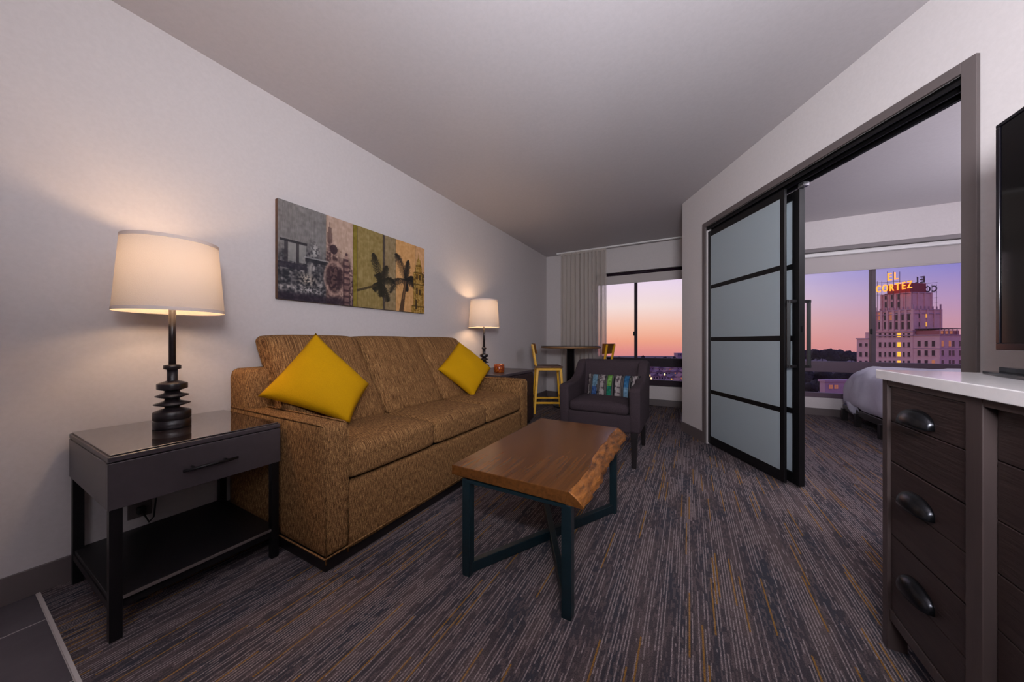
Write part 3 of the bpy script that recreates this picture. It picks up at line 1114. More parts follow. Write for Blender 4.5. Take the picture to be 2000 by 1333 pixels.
    blend(tw_, (150, 116, 108), .6)
    blend(tw_ & (np.abs((Y * 14) % 1 - .5) < .2), (66, 46, 52), .8)
    blend((np.abs(X - .345) < .005) & (Y < .55), (58, 40, 46), .7)
    blend((np.abs(X - .392) < .006) & (Y < .5) & (n1 > -.4), (190, 156, 148), .6)

    # palms
    def frond(p0, p1, bend, width, col, seed):
        p0, p1 = np.array(p0), np.array(p1)
        r = np.random.default_rng(seed)
        steps = 64
        for i in range(steps):
            s = i / (steps - 1)
            q = p0 * (1 - s) + p1 * s
            q = q + np.array([0, bend * math.sin(math.pi * s)])
            tdir = (p1 - p0) * np.array([asp, 1])
            tdir = tdir / np.linalg.norm(tdir)
            perp = np.array([-tdir[1], tdir[0]])
            for sg in (-1, 1):
                ln = width * (math.sin(math.pi * min(1, .12 + s * .88)) ** .6) * r.uniform(.6, 1.1)
                dr_ = (perp * sg * .8 + tdir * .55 + np.array([0, -.35])) * ln
                for k in np.linspace(0, 1, 16):
                    xx = q[0] + dr_[0] * k / asp
                    yy = q[1] + dr_[1] * k
                    ix, iy = int(xx * (nx - 1)), int(yy * (ny - 1))
                    if 0 <= ix < nx - 1 and 0 <= iy < ny - 1:
                        w_ = .85 * (1 - .4 * k)
                        img[iy, ix] = img[iy, ix] * (1 - w_) + np.array(col) * w_
    dk = (44, 40, 30)
    cx, cy = .60, .365
    for p1, bd, wd in (((.545, .72), .03, .085), ((.655, .60), .0, .08), ((.715, .405), .03, .07), ((.55, .24), .02, .075), ((.665, .12), .02, .085), ((.61, .17), 0, .07), ((.575, .45), .04, .07)):
        frond((cx, cy), p1, bd, wd, dk, int(p1[0] * 1000))
    # leaning trunk of the first palm
    tl = np.abs((Y - .20) - (X - .43) * (.30 - .20) / (.565 - .43))
    blend((tl < .016) & (X > .43) & (X < .57), (70, 58, 38), .9)
    cx, cy = .815, .46
    for p1, bd, wd in (((.725, .80), .06, .085), ((.675, .24), .09, .08), ((.84, .76), .0, .075), ((.905, .37), .05, .075), ((.83, .30), .0, .05), ((.90, .50), .03, .05)):
        frond((cx, cy), p1, bd, wd, (36, 32, 30), int(p1[0] * 1000) + 5)
    tr = np.abs(X - np.interp(Y, [0, .44], [.775, .815]))
    wd = np.interp(Y, [0, .44], [.020, .010])
    blend((tr < wd) & (Y < .44), (74, 54, 40), .9)
    blend((tr < wd * .35) & (Y < .44) & (Y > .18), (150, 112, 70), .6)
    # bell tower, right
    tower = (np.abs(X - .94) < np.interp(Y, [0, .10, .11, .42, .43, .60, .61, .70, .71, .80, .81, .90], [.075, .07, .052, .050, .056, .05, .034, .032, .026, .018, .007, .001])) & (Y < .9) & (X < .995)
    tcol = np.array([150, 118, 46]) + (n1 * 22)[..., None] + np.where((np.abs((X * 60) % 1 - .5) < .16)[..., None], -34, 8)
    img[:] = np.where(tower[..., None], img * .2 + tcol * .8, img)
    for yy in (.10, .43, .60, .71):
        blend(tower & (np.abs(Y - yy) < .010), (92, 70, 30), .8)
    for xx, y0, y1 in ((.922, .50, .575), (.952, .50, .575), (.922, .28, .38), (.952, .27, .36), (.915, .05, .20)):
        blend((np.abs(X - xx) < .009) & (Y > y0) & (Y < y1), (58, 40, 24), .85)
    blend((np.exp(-(((X - .992) / .02) ** 2 + ((Y - .55) / .10) ** 2)) > .4) & (n1 > -.3), (70, 56, 36), .8)
    for a, b, col in planks[1:]:
        blend(np.abs(X - a) < .0016, (70, 60, 52), .5)
    img[:] = np.clip(img, 8, 240) * .93
    return img


img = paint_picture()
ny_, nx_ = img.shape[:2]
pic = thing('canvas_picture', 'long unframed canvas of a church, palms and a bell tower above the sofa', 'picture', (XL, (PY0 + PY1) / 2, PZ0))
MB().box(XL + .002, PY0, PZ0, XL + .033, PY1, PZ1).build('canvas', noisy('canvas_edge', S(96, 66, 46), S(70, 48, 40), (20, 20, 20), .8), pic, bevel=.002)
ys = np.linspace(PY0, PY1, nx_)
zs = np.linspace(PZ0, PZ1, ny_)
YY, ZZ = np.meshgrid(ys, zs)
co = np.stack([np.full(YY.size, .034), YY.ravel() - (PY0 + PY1) / 2, ZZ.ravel() - PZ0], 1)
idx = np.arange(nx_ * ny_).reshape(ny_, nx_)
quads = np.stack([idx[:-1, :-1], idx[:-1, 1:], idx[1:, 1:], idx[1:, :-1]], -1).reshape(-1, 4)
me = bpy.data.meshes.new('print')
me.from_pydata(co.tolist(), [], quads.tolist())


def set_print(me, rgb):
    lin = np.where(rgb / 255 <= .04045, rgb / 255 / 12.92, ((rgb / 255 + .055) / 1.055) ** 2.4)
    col = np.concatenate([lin, np.ones((lin.shape[0], 1))], 1).astype(np.float32)
    at = me.color_attributes.new('print', 'FLOAT_COLOR', 'POINT')
    at.data.foreach_set('color', col.ravel())


set_print(me, img.reshape(-1, 3))
me.materials.append(vcol_mat('canvas_print', .7, 500))
po = bpy.data.objects.new('print', me)
COL.objects.link(po)
po.parent = pic

# ------------------------------------------------------------------ COFFEE TABLE
ct = thing('coffee_table', 'brown wooden coffee table with a live edge on a dark teal steel base', 'table', (-.6, 1.55, 0))
x0, x1, y0, y1, zt = -.905, -.345, 1.105, 2.072, .462
n = 40
mb = MB()
loop_t, loop_b = [], []
eds = []
for i in range(n + 1):
    y = y0 + (y1 - y0) * i / n
    w_ = .014 * math.sin(y * 5.3 + 1.6) + .006 * math.sin(y * 15 + .4) + .003 * math.sin(y * 33)
    eds.append((y, x1 - .036 + w_ * .9, x1 + .022 + w_ * .5 + .003 * math.sin(y * 39)))
# slab top with straight near/far/left sides and the sloping live edge
tv = [mb.bm.verts.new((x0, y, zt)) for y, a, b in eds]
te = [mb.bm.verts.new((a, y, zt)) for y, a, b in eds]
bv = [mb.bm.verts.new((x0, y, zt - .042)) for y, a, b in eds]
be = [mb.bm.verts.new((a - .012, y, zt - .048)) for y, a, b in eds]
for i in range(n):
    mb.bm.faces.new((tv[i], te[i], te[i + 1], tv[i + 1]))
    mb.bm.faces.new((bv[i + 1], be[i + 1], be[i], bv[i]))
    mb.bm.faces.new((tv[i + 1], bv[i + 1], bv[i], tv[i]))
    mb.bm.faces.new((te[i], be[i], be[i + 1], te[i + 1]))
mb.bm.faces.new((tv[0], bv[0], be[0], te[0]))
mb.bm.faces.new((te[n], be[n], bv[n], tv[n]))
top = mb.build('table_top', M['table_wood'], ct, bevel=.003)
mb = MB()
rows = []
for i, (y, a, b) in enumerate(eds):
    yy = y + (0.0005 if i == 0 else (-.0005 if i == n else 0))
    r_ = .0025 * math.sin(y * 70) + .002 * math.sin(y * 131 + 2)
    prof = [(a - .0005, zt + .0004), (a + (b - a) * .5 + r_ * .6, zt - .021 + r_ * .4), (b + r_, zt - .046), (b - .004 + r_, zt - .051), (b - .02, zt - .050), (a - .012, zt - .0485)]
    rows.append([mb.bm.verts.new((px, yy, pz)) for px, pz in prof])
for r0, r1 in zip(rows, rows[1:]):
    for k in range(5):
        f = mb.bm.faces.new((r0[k], r0[k + 1], r1[k + 1], r1[k]))
        f.smooth = True
mb.bm.faces.new(rows[0]).material_index = 1
mb.bm.faces.new(list(reversed(rows[-1]))).material_index = 1
mb.build('live_edge', [M['live_edge'], M['table_wood']], ct)['label'] = 'rough honey coloured natural bark edge'
q = .038
LXs, LYs = (-.83, -.385), (1.125, 1.935)
for lx in LXs:
    for ly in LYs:
        MB().box(lx - q / 2, ly - q / 2, 0, lx + q / 2, ly + q / 2, zt - .05).build('leg', M['teal'], ct, bevel=.003)
for (a, b), (c_, d_) in (((0, 0), (1, 1)), ((1, 0), (0, 1))):
    zz = .03 if a == 0 else .031
    MB().bar((LXs[a], LYs[b], zz), (LXs[c_], LYs[d_], zz), q * .8, .045).build('cross_bar', M['teal'], ct, bevel=.003)
for ly in LYs:
    MB().box(LXs[0], ly - .02, zt - .062, LXs[1], ly + .02, zt - .05).build('top_rail', M['teal'], ct)

# ------------------------------------------------------------------ ARMCHAIR
ac = thing('armchair', 'charcoal fabric tub armchair with dark legs facing the coffee table', 'armchair', (-.655, 3.0, 0))
ax0, ax1, ay0, ay1 = -.985, -.325, 2.64, 3.36
prof = [(ay0 + .012, .275), (ay0, .60), (ay0 + .012, .622), (ay0 + .04, .632), (2.82, .634), (2.93, .645), (3.02, .675), (3.09, .72), (3.14, .77), (3.175, .80), (3.22, .815), (3.30, .815), (3.345, .80),
        (3.355, .77), (3.32, .5), (3.30, .275)]
for s, xx in ((1, ax0), (-1, ax1)):
    mb = MB().prism(prof, lambda a, b, h: (h, a, b), xx, xx + s * .085)
    mb.build('arm', M['chair_fabric'], ac, bevel=.022, segs=4, smooth=True)


def cb_def(v, p):
    k = (v.z - .40)
    return Vector((v.x, v.y + .16 * k, v.z))


MB().rbox(((ax0 + ax1) / 2, 3.205, .555), ((ax1 - ax0) / 2 - .02, .085, .262), .045, 12, deform=cb_def).build('backrest', M['chair_fabric'], ac)
MB().rbox(((ax0 + ax1) / 2, 2.965, .345), ((ax1 - ax0) / 2 - .07, .315, .07), .015, 8).build('seat_base', M['chair_fabric'], ac)
MB().rbox(((ax0 + ax1) / 2, 2.895, .452), ((ax1 - ax0) / 2 - .087, .255, .044), .035, 14, top=.022).build('seat_cushion', M['chair_fabric'], ac)
for lx, ly, dx, dy in ((ax0 + .05, ay0 + .05, -.0, -.005), (ax1 - .05, ay0 + .05, .0, -.005), (ax0 + .055, 3.27, -.0, .05), (ax1 - .055, 3.27, .0, .05)):
    MB().bar((lx, ly, .285), (lx + dx, ly + dy, 0), .052, .052, w1=.032, h1=.032).build('leg', M['leg_dark'], ac, bevel=.003)

# striped lumbar pillow
NP = 72
mb = pillow_mb(.46, .25, .11, NP, .035)
me_ = None
lp = thing('lumbar_pillow', 'small oblong pillow with blue, green and white stripes on the armchair', 'pillow', (-.60, 2.985, .575))
lo = mb.build('cover', vcol_mat('striped_pillow_cloth', .85, 600), lp, local=True)
vco = np.array([v.co[:] for v in lo.data.vertices])
u_ = vco[:, 0] / .46 + .5
v_ = vco[:, 1] / .25 + .5
rgb = np.zeros((len(u_), 3)) + np.array([22, 20, 26])
bands = [(.015, .055, 'w'), (.115, .205, 'b'), (.262, .352, 'w'), (.408, .498, 'g'), (.565, .655, 'w'), (.722, .805, 'b'), (.875, .945, 'w')]
nse = np.array([mnoise.noise(Vector((a * 26, b * 14, 1.3))) for a, b in zip(u_, v_)])
for a, b, k in bands:
    mk = (u_ > a) & (u_ < b)
    if k == 'w':
        cc = np.array([172, 160, 158]) + (nse * 40)[:, None]
        cc[nse < -.22] = (96, 80, 88)
    elif k == 'b':
        hi = v_[:, None] > .5
        cc = np.where(hi, np.array([112, 150, 172]), np.array([52, 86, 142])) if a < .5 else np.where(hi, np.array([44, 104, 150]), np.array([112, 150, 176]))
        cc = cc + (nse * 40)[:, None]
    else:
        cc = np.where(v_[:, None] > .52, np.array([116, 170, 78]), np.array([20, 124, 96])) + (nse * 40)[:, None]
    rgb = np.where(mk[:, None], cc, rgb)
for a, b, k in bands:
    for e in (a - .018, b + .018):
        mk = np.abs(u_ - e) < .006
        rgb = np.where(mk[:, None], np.array([120, 112, 110]), rgb)
set_print(lo.data, np.clip(rgb * .7, 4, 250))
R = Matrix.Rotation(math.radians(68), 4, 'X')
lo.matrix_basis = R


# ------------------------------------------------------------------ PUB TABLE AND STOOLS
pt = thing('pub_table', 'round counter height table with a dark top before the curtain', 'table', (-1.59, 4.775, 0))
MB().lathe([(.44, .892), (.452, .896), (.452, .915), (.45, .918)], 56).build('top_edge', M['pub_edge'], pt, local=True)
MB().lathe([(.452, .918), (.454, .922), (.452, .928)], 56).build('table_top', M['pub_top'], pt, local=True)
MB().lathe([(.058, .03), (.058, .87), (.075, .892)], 24).build('pedestal', M['dark_metal'], pt, local=True)
MB().lathe([(.26, 0), (.27, .008), (.26, .016), (.10, .03), (.058, .05)], 36).build('base', M['dark_metal'], pt, local=True)


def make_stool():
    s = thing('bar_stool', 'yellow metal bar stool with wooden seat, between the far cabinet and round table', 'stool', (0, 0, 0), 0, 'yellow bar stools at the round table')
    ym = M['yellow_metal']
    MB().rbox((0, 0, .638), (.19, .19, .014), .012, 8).build('seat', M['seat_wood'], s, local=True)
    fr = MB()
    for sx in (-1, 1):
        fr.box(sx * .165 - .012, -.177, .592, sx * .165 + .012, .177, .624)
        fr.box(-.177, sx * .165 - .012, .592, .177, sx * .165 + .012, .624)
    fr.build('seat_frame', ym, s, local=True, bevel=.002)
    for sx in (-1, 1):
        for sy in (-1, 1):
            MB().bar((sx * .160, sy * .160, .6), (sx * .205, sy * .205, 0), .034, .034, w1=.026, h1=.026).build('leg', ym, s, local=True, bevel=.002)
    for z, hw in ((.15, .194), ):
        for k in (-1, 1):
            MB().box(-hw, k * hw - .009, z - .012, hw, k * hw + .009, z + .012).build('footrest', ym, s, local=True)
    for k in (-1, 1):
        MB().box(k * .190 - .009, -.19, .19, k * .190 + .009, .19, .212).build('footrest', ym, s, local=True)
    for sy in (-1, 1):
        MB().bar((-.165, sy * .105, .60), (-.225, sy * .115, .955), .026, .018).build('back_post', ym, s, local=True, bevel=.002)
    mb = MB()
    nseg = 10
    fr_, bk_ = [], []
    for i in range(nseg + 1):
        a = -1 + 2 * i / nseg
        cv = .022 * a * a
        for lst, off in ((fr_, .008), (bk_, -.008)):
            x_b = -.19 + cv + off
            x_t = -.222 + cv + off
            lst.append((mb.bm.verts.new((x_b, a * .135, .825)), mb.bm.verts.new((x_t, a * .185, .965))))
    for i in range(nseg):
        mb.bm.faces.new((fr_[i][0], fr_[i + 1][0], fr_[i + 1][1], fr_[i][1]))
        mb.bm.faces.new((bk_[i][1], bk_[i + 1][1], bk_[i + 1][0], bk_[i][0]))
        mb.bm.faces.new((fr_[i][1], fr_[i + 1][1], bk_[i + 1][1], bk_[i][1]))
        mb.bm.faces.new((bk_[i][0], bk_[i + 1][0], fr_[i + 1][0], fr_[i][0]))
    for e in (0, nseg):
        mb.bm.faces.new((fr_[e][0], fr_[e][1], bk_[e][1], bk_[e][0]))
    mb.build('backrest', M['stool_wood'], s, local=True, bevel=.004)
    return s


s1 = make_stool()
s2 = copy_tree(s1)
s1.location = (-1.77, 4.30, 0)
s1.rotation_euler = (0, 0, math.atan2(.48, .877))
s2.location = (-1.15, 4.56, 0)
s2.rotation_euler = (0, 0, math.atan2(.23, -.97))
s2['label'] = 'yellow metal bar stool with wooden back, behind the charcoal armchair before the window'

# ------------------------------------------------------------------ DRESSER
dx0, dx1, dy0, dy1 = .567, 1.10, -.35, 1.535
dz = .874
ds = thing('dresser', 'dark wood media dresser with white stone top and cup pulls under the television', 'dresser', ((dx0 + dx1) / 2, .6, 0))
ZB = .134
MB().box(dx0 + .03, dy0 + .02, ZB - .02, dx1, dy1 - .02, dz - .02).build('carcass', M['espresso'], ds)
MB().box(dx0 - .012, dy0 - .01, dz, dx1 + .005, dy1 + .012, dz + .030).build('stone_top', M['quartz'], ds, bevel=.002)['label'] = 'white polished stone slab top'
MB().box(dx0, dy0, dz - .018, dx0 + .04, dy1, dz).build('top_rail', M['stile'], ds, bevel=.001)
MB().box(dx0 + .004, dy0, ZB - .035, dx0 + .04, dy1, ZB - .002).build('bottom_rail', M['stile'], ds, bevel=.001)
stiles = [(1.505, 1.535), (1.118, 1.168), (.02, .07), (-.35, -.32)]
for a, b in stiles:
    MB().box(dx0 - .001, a, 0.0 if a in (1.505, -.35) else ZB - .03, dx0 + .045, b, dz - .001).build('stile', M['stile'], ds, bevel=.0015)
MB().box(dx1 - .05, 1.49, 0, dx1, 1.535, ZB).build('rear_foot', M['stile'], ds)
MB().box(dx1 - .05, -.35, 0, dx1, -.31, ZB).build('rear_foot', M['stile'], ds)
zs_ = [.856, .742, .613, .499, .377, .250, .134]


def cup_pull(y, z, parent):
    mb = MB()
    nu, nv = 16, 8
    w2, hh, dd = .070, .046, .032
    rows = []
    for j in range(nv + 1):
        ph = (math.pi / 2) * j / nv       # 0 at the wall top .. 90 deg outward lip
        row = []
        for i in range(nu + 1):
            th = math.pi * i / nu
            yy = -w2 * math.cos(th)
            s_ = math.sin(th) ** .6
            xx = -dd * s_ * math.sin(ph)
            zz = -hh / 2 + hh * s_ * math.cos(ph)
            row.append(mb.bm.verts.new((dx0 + .006 + xx, y + yy, z + zz)))
        rows.append(row)
    for j in range(nv):
        for i in range(nu):
            try:
                f = mb.bm.faces.new((rows[j][i], rows[j][i + 1], rows[j + 1][i + 1], rows[j + 1][i]))
                f.smooth = True
            except ValueError:
                pass
    bmesh.ops.remove_doubles(mb.bm, verts=mb.bm.verts, dist=.0002)
    o = mb.build('handle', M['pull'], parent)
    so_ = o.modifiers.new('thickness', 'SOLIDIFY')
    so_.thickness = .003
    return o


def drawer_stack(ya, yb):
    for k in range(3):
        top_, mid_, bot_ = zs_[2 * k], zs_[2 * k + 1], zs_[2 * k + 2]
        d_ = MB().box(dx0 + .014, ya + .003, bot_ + .002, dx0 + .032, yb - .003, top_ - .002).build('drawer', M['espresso'], ds)
        for a, b in ((mid_ + .001, top_ - .002), (bot_ + .002, mid_ - .001)):
            MB().box(dx0 + .006, ya + .003, a, dx0 + .018, yb - .003, b).build('plank', M['espresso'], d_, bevel=.002)
        cup_pull((ya + yb) / 2 + .022, mid_ + .040, d_)


drawer_stack(1.168, 1.505)
drawer_stack(-.32, .02)
for ya, yb in ((.594, 1.118), (.07, .588)):
    d_ = MB().box(dx0 + .026, ya + .003, zs_[-1] + .002, dx0 + .036, yb - .003, zs_[0] - .002).build('door', M['espresso'], ds)
    for a, b in zip(zs_, zs_[1:]):
        MB().box(dx0 + .018, ya + .003, b + .001, dx0 + .03, yb - .003, a - .001).build('plank', M['espresso'], d_, bevel=.002)

# ------------------------------------------------------------------ TELEVISION
tvx = .82
tv = thing('television', 'black flat screen television on its low stand on the dresser top', 'television', (tvx + .05, .98, dz + .03))
MB().box(tvx + .002, .40, .973, tvx + .045, 1.562, 1.652).build('casing', M['tv_case'], tv, bevel=.004)
MB().box(tvx - .001, .412, .994, tvx + .004, 1.548, 1.641).build('screen', M['tv_screen'], tv, bevel=.001)
bz = MB().box(tvx - .004, .40, .973, tvx + .002, 1.562, .993).box(tvx - .004, .40, 1.642, tvx + .002, 1.562, 1.652)
bz.box(tvx - .004, 1.549, .993, tvx + .002, 1.562, 1.642).box(tvx - .004, .40, .993, tvx + .002, .412, 1.642)
bz.build('bezel', M['tv_case'], tv, bevel=.0015)
mb = MB()
n = 24
tv_t, tv_b = [], []
poly = []
for i in range(n + 1):
    a = -1 + 2 * i / n
    poly.append((tvx - .125 + .050 * a * a, .98 + a * .492))
for i in range(n + 1):
    a = 1 - 2 * i / n
    poly.append((tvx + .09 - .163 * a * a, .98 + a * .492))
mb.prism(poly, lambda a, b, h: (a, b, h), dz + .031, dz + .040)
mb.prism([(x * .86 + (tvx + .01) * .14, .98 + (y - .98) * .93) for x, y in poly], lambda a, b, h: (a, b, h), dz + .039, dz + .054)
mb.build('stand_base', M['tv_case'], tv, bevel=.004)
MB().box(tvx + .0, .88, dz + .046, tvx + .035, 1.08, .99).build('stand_neck', M['tv_case'], tv, bevel=.004)

# ------------------------------------------------------------------ BED
bd = thing('bed', 'low dark framed bed under a white duvet by the bedroom window', 'bed', (2.8, 4.85, 0))
MB().box(1.72, 4.06, .125, 3.9, 5.62, .20).build('frame', M['leg_dark'], bd, bevel=.004)
for lx in (1.70, 3.80):
    for ly in (4.10, 4.66, 5.20, 5.56):
        MB().box(lx, ly, 0, lx + .05, ly + .05, .15).build('leg', M['leg_dark'], bd)
MB().rbox((2.8, 4.84, .40), (1.06, .74, .16), .06, 8).build('mattress', M['duvet'], bd)
MB().box(3.9, 4.0, 0, 3.98, 5.68, 1.1).build('headboard', M['espresso'], bd, bevel=.01)


def duvet_def(v, p):
    k = max(0, (v.z - .22) / .46)
    y = v.y
    if y > 4.9:
        y -= .40 * k ** 1.3 * (y - 4.9) / .75
    x = v.x + (.05 * k * k if p[0] < 0 else 0)
    nn = mnoise.noise(Vector((v.x * 3.0, v.y * 3.2, v.z * 2.4)))
    n2 = mnoise.noise(Vector((v.x * 8, v.y * 7, v.z * 6 + 4)))
    d_ = .030 * nn + .016 * n2
    z = v.z + (d_ if p[2] > -.9 else 0.03 * mnoise.noise(Vector((v.x * 4, v.y * 4, 7))))
    return Vector((x - (d_ * 1.2 if p[0] < 0 else 0), y + (d_ if abs(p[1]) > .8 else 0), z))


dv = MB().rbox((2.75, 4.86, .445), (1.085, .80, .245), .12, 34, top=.02, deform=duvet_def).build('duvet', M['duvet'])
tag(dv, 'rumpled white duvet draped over the bed by the window', 'duvet')
sh_ = MB()
gv = []
for i in range(13):
    a = i / 12
    row = []
    for j in range(7):
        b = j / 6
        row.append(sh_.bm.verts.new((1.70 + .02 * math.sin(a * 9) - .0 + .012 * b, 5.16 + .40 * a, .27 - b * (.05 + .10 * math.exp(-((a - .28) / .22) ** 2)))))
    gv.append(row)
for i in range(12):
    for j in range(6):
        f = sh_.bm.faces.new((gv[i][j], gv[i + 1][j], gv[i + 1][j + 1], gv[i][j + 1]))
        f.smooth = True
tag(sh_.build('bed_sheet', M['duvet']), 'corner of white sheet hanging below the duvet over the bed frame', 'sheet').modifiers.new('thickness', 'SOLIDIFY').thickness = .004

# ------------------------------------------------------------------ OUTSIDE
M['ground'] = noisy('dusk_ground', S(78, 62, 70), S(104, 84, 88), (.03, .03, .03), .95, detail=8)
gm = MB()
gd = [(14, -25), (60, -25.5), (200, -27), (420, -36), (900, -56), (1800, -92), (3200, -148)]
rws = []
for d_, z in gd:
    rws.append([gm.bm.verts.new(W(d_ * k, d_, z)) for k in (-1.2, -.4, .1, .5, 1.0, 1.5, 2.2)])
for r0, r1 in zip(rws, rws[1:]):
    for k in range(6):
        gm.bm.faces.new((r0[k], r0[k + 1], r1[k + 1], r1[k]))
tag(gm.build('ground', M['ground']), 'dark sloping city ground far below the windows', kind='structure')

# old hotel tower
M['stone'] = noisy('pinkish_stone', S(232, 186, 176), S(240, 196, 186), (.5, .5, .5), .9)
M['stone_dark'] = noisy('stone_trim', S(190, 156, 160), S(198, 164, 168), (.6, .6, .6), .9)
M['win_dark'] = mat('dark_hotel_pane', S(52, 40, 52), .25)
M['win_lit'] = emit('lit_hotel_pane', S(255, 196, 60), 1.0)
M['win_dim'] = emit('dim_hotel_pane', S(180, 110, 70), .6)
M['neon'] = emit('neon_letter', S(255, 158, 50), 1.5)
M['letter_dark'] = mat('unlit_letter', S(70, 52, 66), .6)
M['sign_red_glow'] = mat('red_lit_sign_block', S(150, 56, 62), .7)  # red glow of the neon put into the base colour
M['roof'] = mat('roof_felt', S(84, 66, 72), .9)
K = 1.2
hu, hd_ = 186.4 * K, 150 * K


def HP(a, b, z):
    """a along the front (towards us), b along the side, z up"""
    return W(hu + .16 * a + .987 * b, hd_ - .987 * a + .16 * b, z)


def a_at(px, b=0.0):
    r = (px - 1000) / F
    return (r * (hd_ + .16 * b) - (hu + .987 * b)) / (.16 + .987 * r)


def b_at(px, a=0.0):
    r = (px - 1000) / F
    return (r * (hd_ - .987 * a) - (hu + .16 * a)) / (.987 - .16 * r)


def hz(y, a=0.0, b=0.0):
    return 1 + (666.5 - y) * (hd_ - .987 * a + .16 * b) / F


hotel = thing('hotel_tower', 'tall pinkish stone hotel tower with rooftop sign beyond the bedroom window', 'building', tuple(HP(0, 0, -28)))
A0 = a_at(1711)
BT = b_at(1837)
A1 = a_at(1835)
AL = a_at(1673)
BW = b_at(1882, A1)
zg = -28
zm = hz(604)
MB().fbox(HP, A0, 0, zg, 0, BT, zm).build('tower_block', M['stone'], hotel)
zw = hz(655)
MB().fbox(HP, 0, .15, zg, A1, BW, zw).build('right_wing', M['stone'], hotel)
MB().fbox(HP, AL, .15, zg, A0, BT * .8, hz(661, A0)).build('left_wing', M['stone'], hotel)
MB().fbox(HP, AL + 3.5, 1.5, hz(661, A0), A0, BT * .7, hz(649, A0)).build('left_penthouse', M['stone'], hotel)
# upper setback and sign block
ua0, ua1 = a_at(1722, 1.2), -1.6
zu = hz(570)
MB().fbox(HP, ua0, 1.2, zm, ua1, BT - 4.0, zu).build('upper_tower', M['stone'], hotel)
MB().fbox(HP, ua0 + 2.0, 2.0, zu, ua1 - .6, BT - 6.5, hz(551)).build('sign_block', M['sign_red_glow'], hotel)
# cornices
cm = MB()
for z in (zm, zm - 2.2, hz(647), zw):
    cm.fbox(HP, A0 - .3, -.5, z - .45, .3, BT + .2, z + .15)
cm.fbox(HP, 0, -.25, zw - .5, A1 + .3, BW + .2, zw + .15)
cm.fbox(HP, 0, -.1, hz(681), A1 + .12, BW, hz(681) + .35)
cm.fbox(HP, AL - .3, -.25, hz(661, A0) - .5, A0, BT * .8, hz(661, A0) + .1)
cm.fbox(HP, ua0 - .3, .9, zu - .5, ua1 + .3, BT - 3.8, zu + .15)
cm.build('cornice', M['stone_dark'], hotel)
# parapet finials
for i in range(9):
    a = A0 + (0 - A0) * i / 8
    MB().fbox(HP, a - .22, -.3, zm, a + .22, .15, zm + (2.6 if i in (0, 8) else 1.5)).build('finial', M['stone_dark'], hotel)
for i in range(1, 8):
    b = BT * i / 7
    MB().fbox(HP, -.2, b - .25, zm, .25, b + .25, zm + (3.0 if i in (7,) else 1.7)).build('finial', M['stone_dark'], hotel)
# pilasters on the tower front and side
for i in range(7):
    a = A0 + (0 - A0) * i / 6
    MB().fbox(HP, a - .45, -.55, hz(645), a + .45, 0, zm).build('pilaster', M['stone'], hotel)
for i in range(5):
    b = BT * i / 4
    MB().fbox(HP, -.05, b - .45, hz(645), .5, b + .45, zm).build('pilaster', M['stone'], hotel)
for i in range(5):
    a = ua0 + (ua1 - ua0) * i / 4
    MB().fbox(HP, a - .4, .75, zm, a + .4, 1.25, zu).build('pilaster', M['stone'], hotel)
for i in range(4):
    b = 1.2 + (BT - 5.2) * i / 3
    MB().fbox(HP, ua1 - .05, b - .4, zm, ua1 + .45, b + .4, zu).build('pilaster', M['stone'], hotel)


def hwin_front(px, y0, y1, wpx, m, b=0.0):
    a, e = a_at(px - wpx / 2, b), a_at(px + wpx / 2, b)
    mid = (a + e) / 2
    f = MB().fbox(HP, a, b - .10, hz(y1, mid), e, b + .2, hz(y0, mid)).build('window', m, hotel)
    MB().fbox(HP, a - .15, b - .25, hz(y1, mid) - .3, e + .15, b, hz(y1, mid)).build('window_ledge', M['stone_dark'], f)


def hwin_side(px, y0, y1, wpx, m, a=0.0):
    b, e = b_at(px - wpx / 2, a), b_at(px + wpx / 2, a)
    mid = (b + e) / 2
    f = MB().fbox(HP, a - .2, b, hz(y1, a, mid), a + .10, e, hz(y0, a, mid)).build('window', m, hotel)
    MB().fbox(HP, a, b - .15, hz(y1, a, mid) - .3, a + .25, e + .15, hz(y1, a, mid)).build('window_ledge', M['stone_dark'], f)


wd, wl, wm = M['win_dark'], M['win_lit'], M['win_dim']
for y0, y1 in ((651, 659), (669, 678), (688, 697), (705, 713)):
    for px in (1719, 1729, 1738, 1747, 1756, 1765.5, 1775):
        hwin_front(px, y0, y1, 6.5 if px == 1756 else (3 if px in (1729, 1765.5) else 4.6), wl if px == 1756 else wd)
for y0, y1 in ((611, 626), (629, 643)):
    for px in (1718, 1729, 1740, 1751, 1763, 1775):
        hwin_front(px, y0, y1, 4.4, wm if (px, y0) in ((1740, 611), (1718, 611)) else wd)
for y0, y1 in ((574, 585), (590, 601)):
    for px in (1730, 1742, 1755):
        hwin_front(px, y0, y1, 3.6, wd, 1.2)
for y0, y1 in ((666, 677), (685, 695), (704, 712)):
    for px in (1795, 1809, 1823):
        hwin_front(px, y0, y1, 6.0, wm if (px, y0) == (1823, 704) else wd, .15)
    for px in (1841, 1855, 1862, 1875):
        hwin_side(px, y0, y1, 4.0, wm if (px, y0) in ((1841, 666), (1855, 666)) else wd, A1)
for y0, y1 in ((671, 677), (688, 697), (705, 712)):
    for px in (1681, 1692):
        hwin_front(px, y0, y1, 5.0, wd, .15)
for y0, y1 in ((613, 621), (630, 638)):
    for px in (1796, 1810, 1824):
        hwin_side(px, y0, y1, 3.4, wl if px == 1810 else wd)
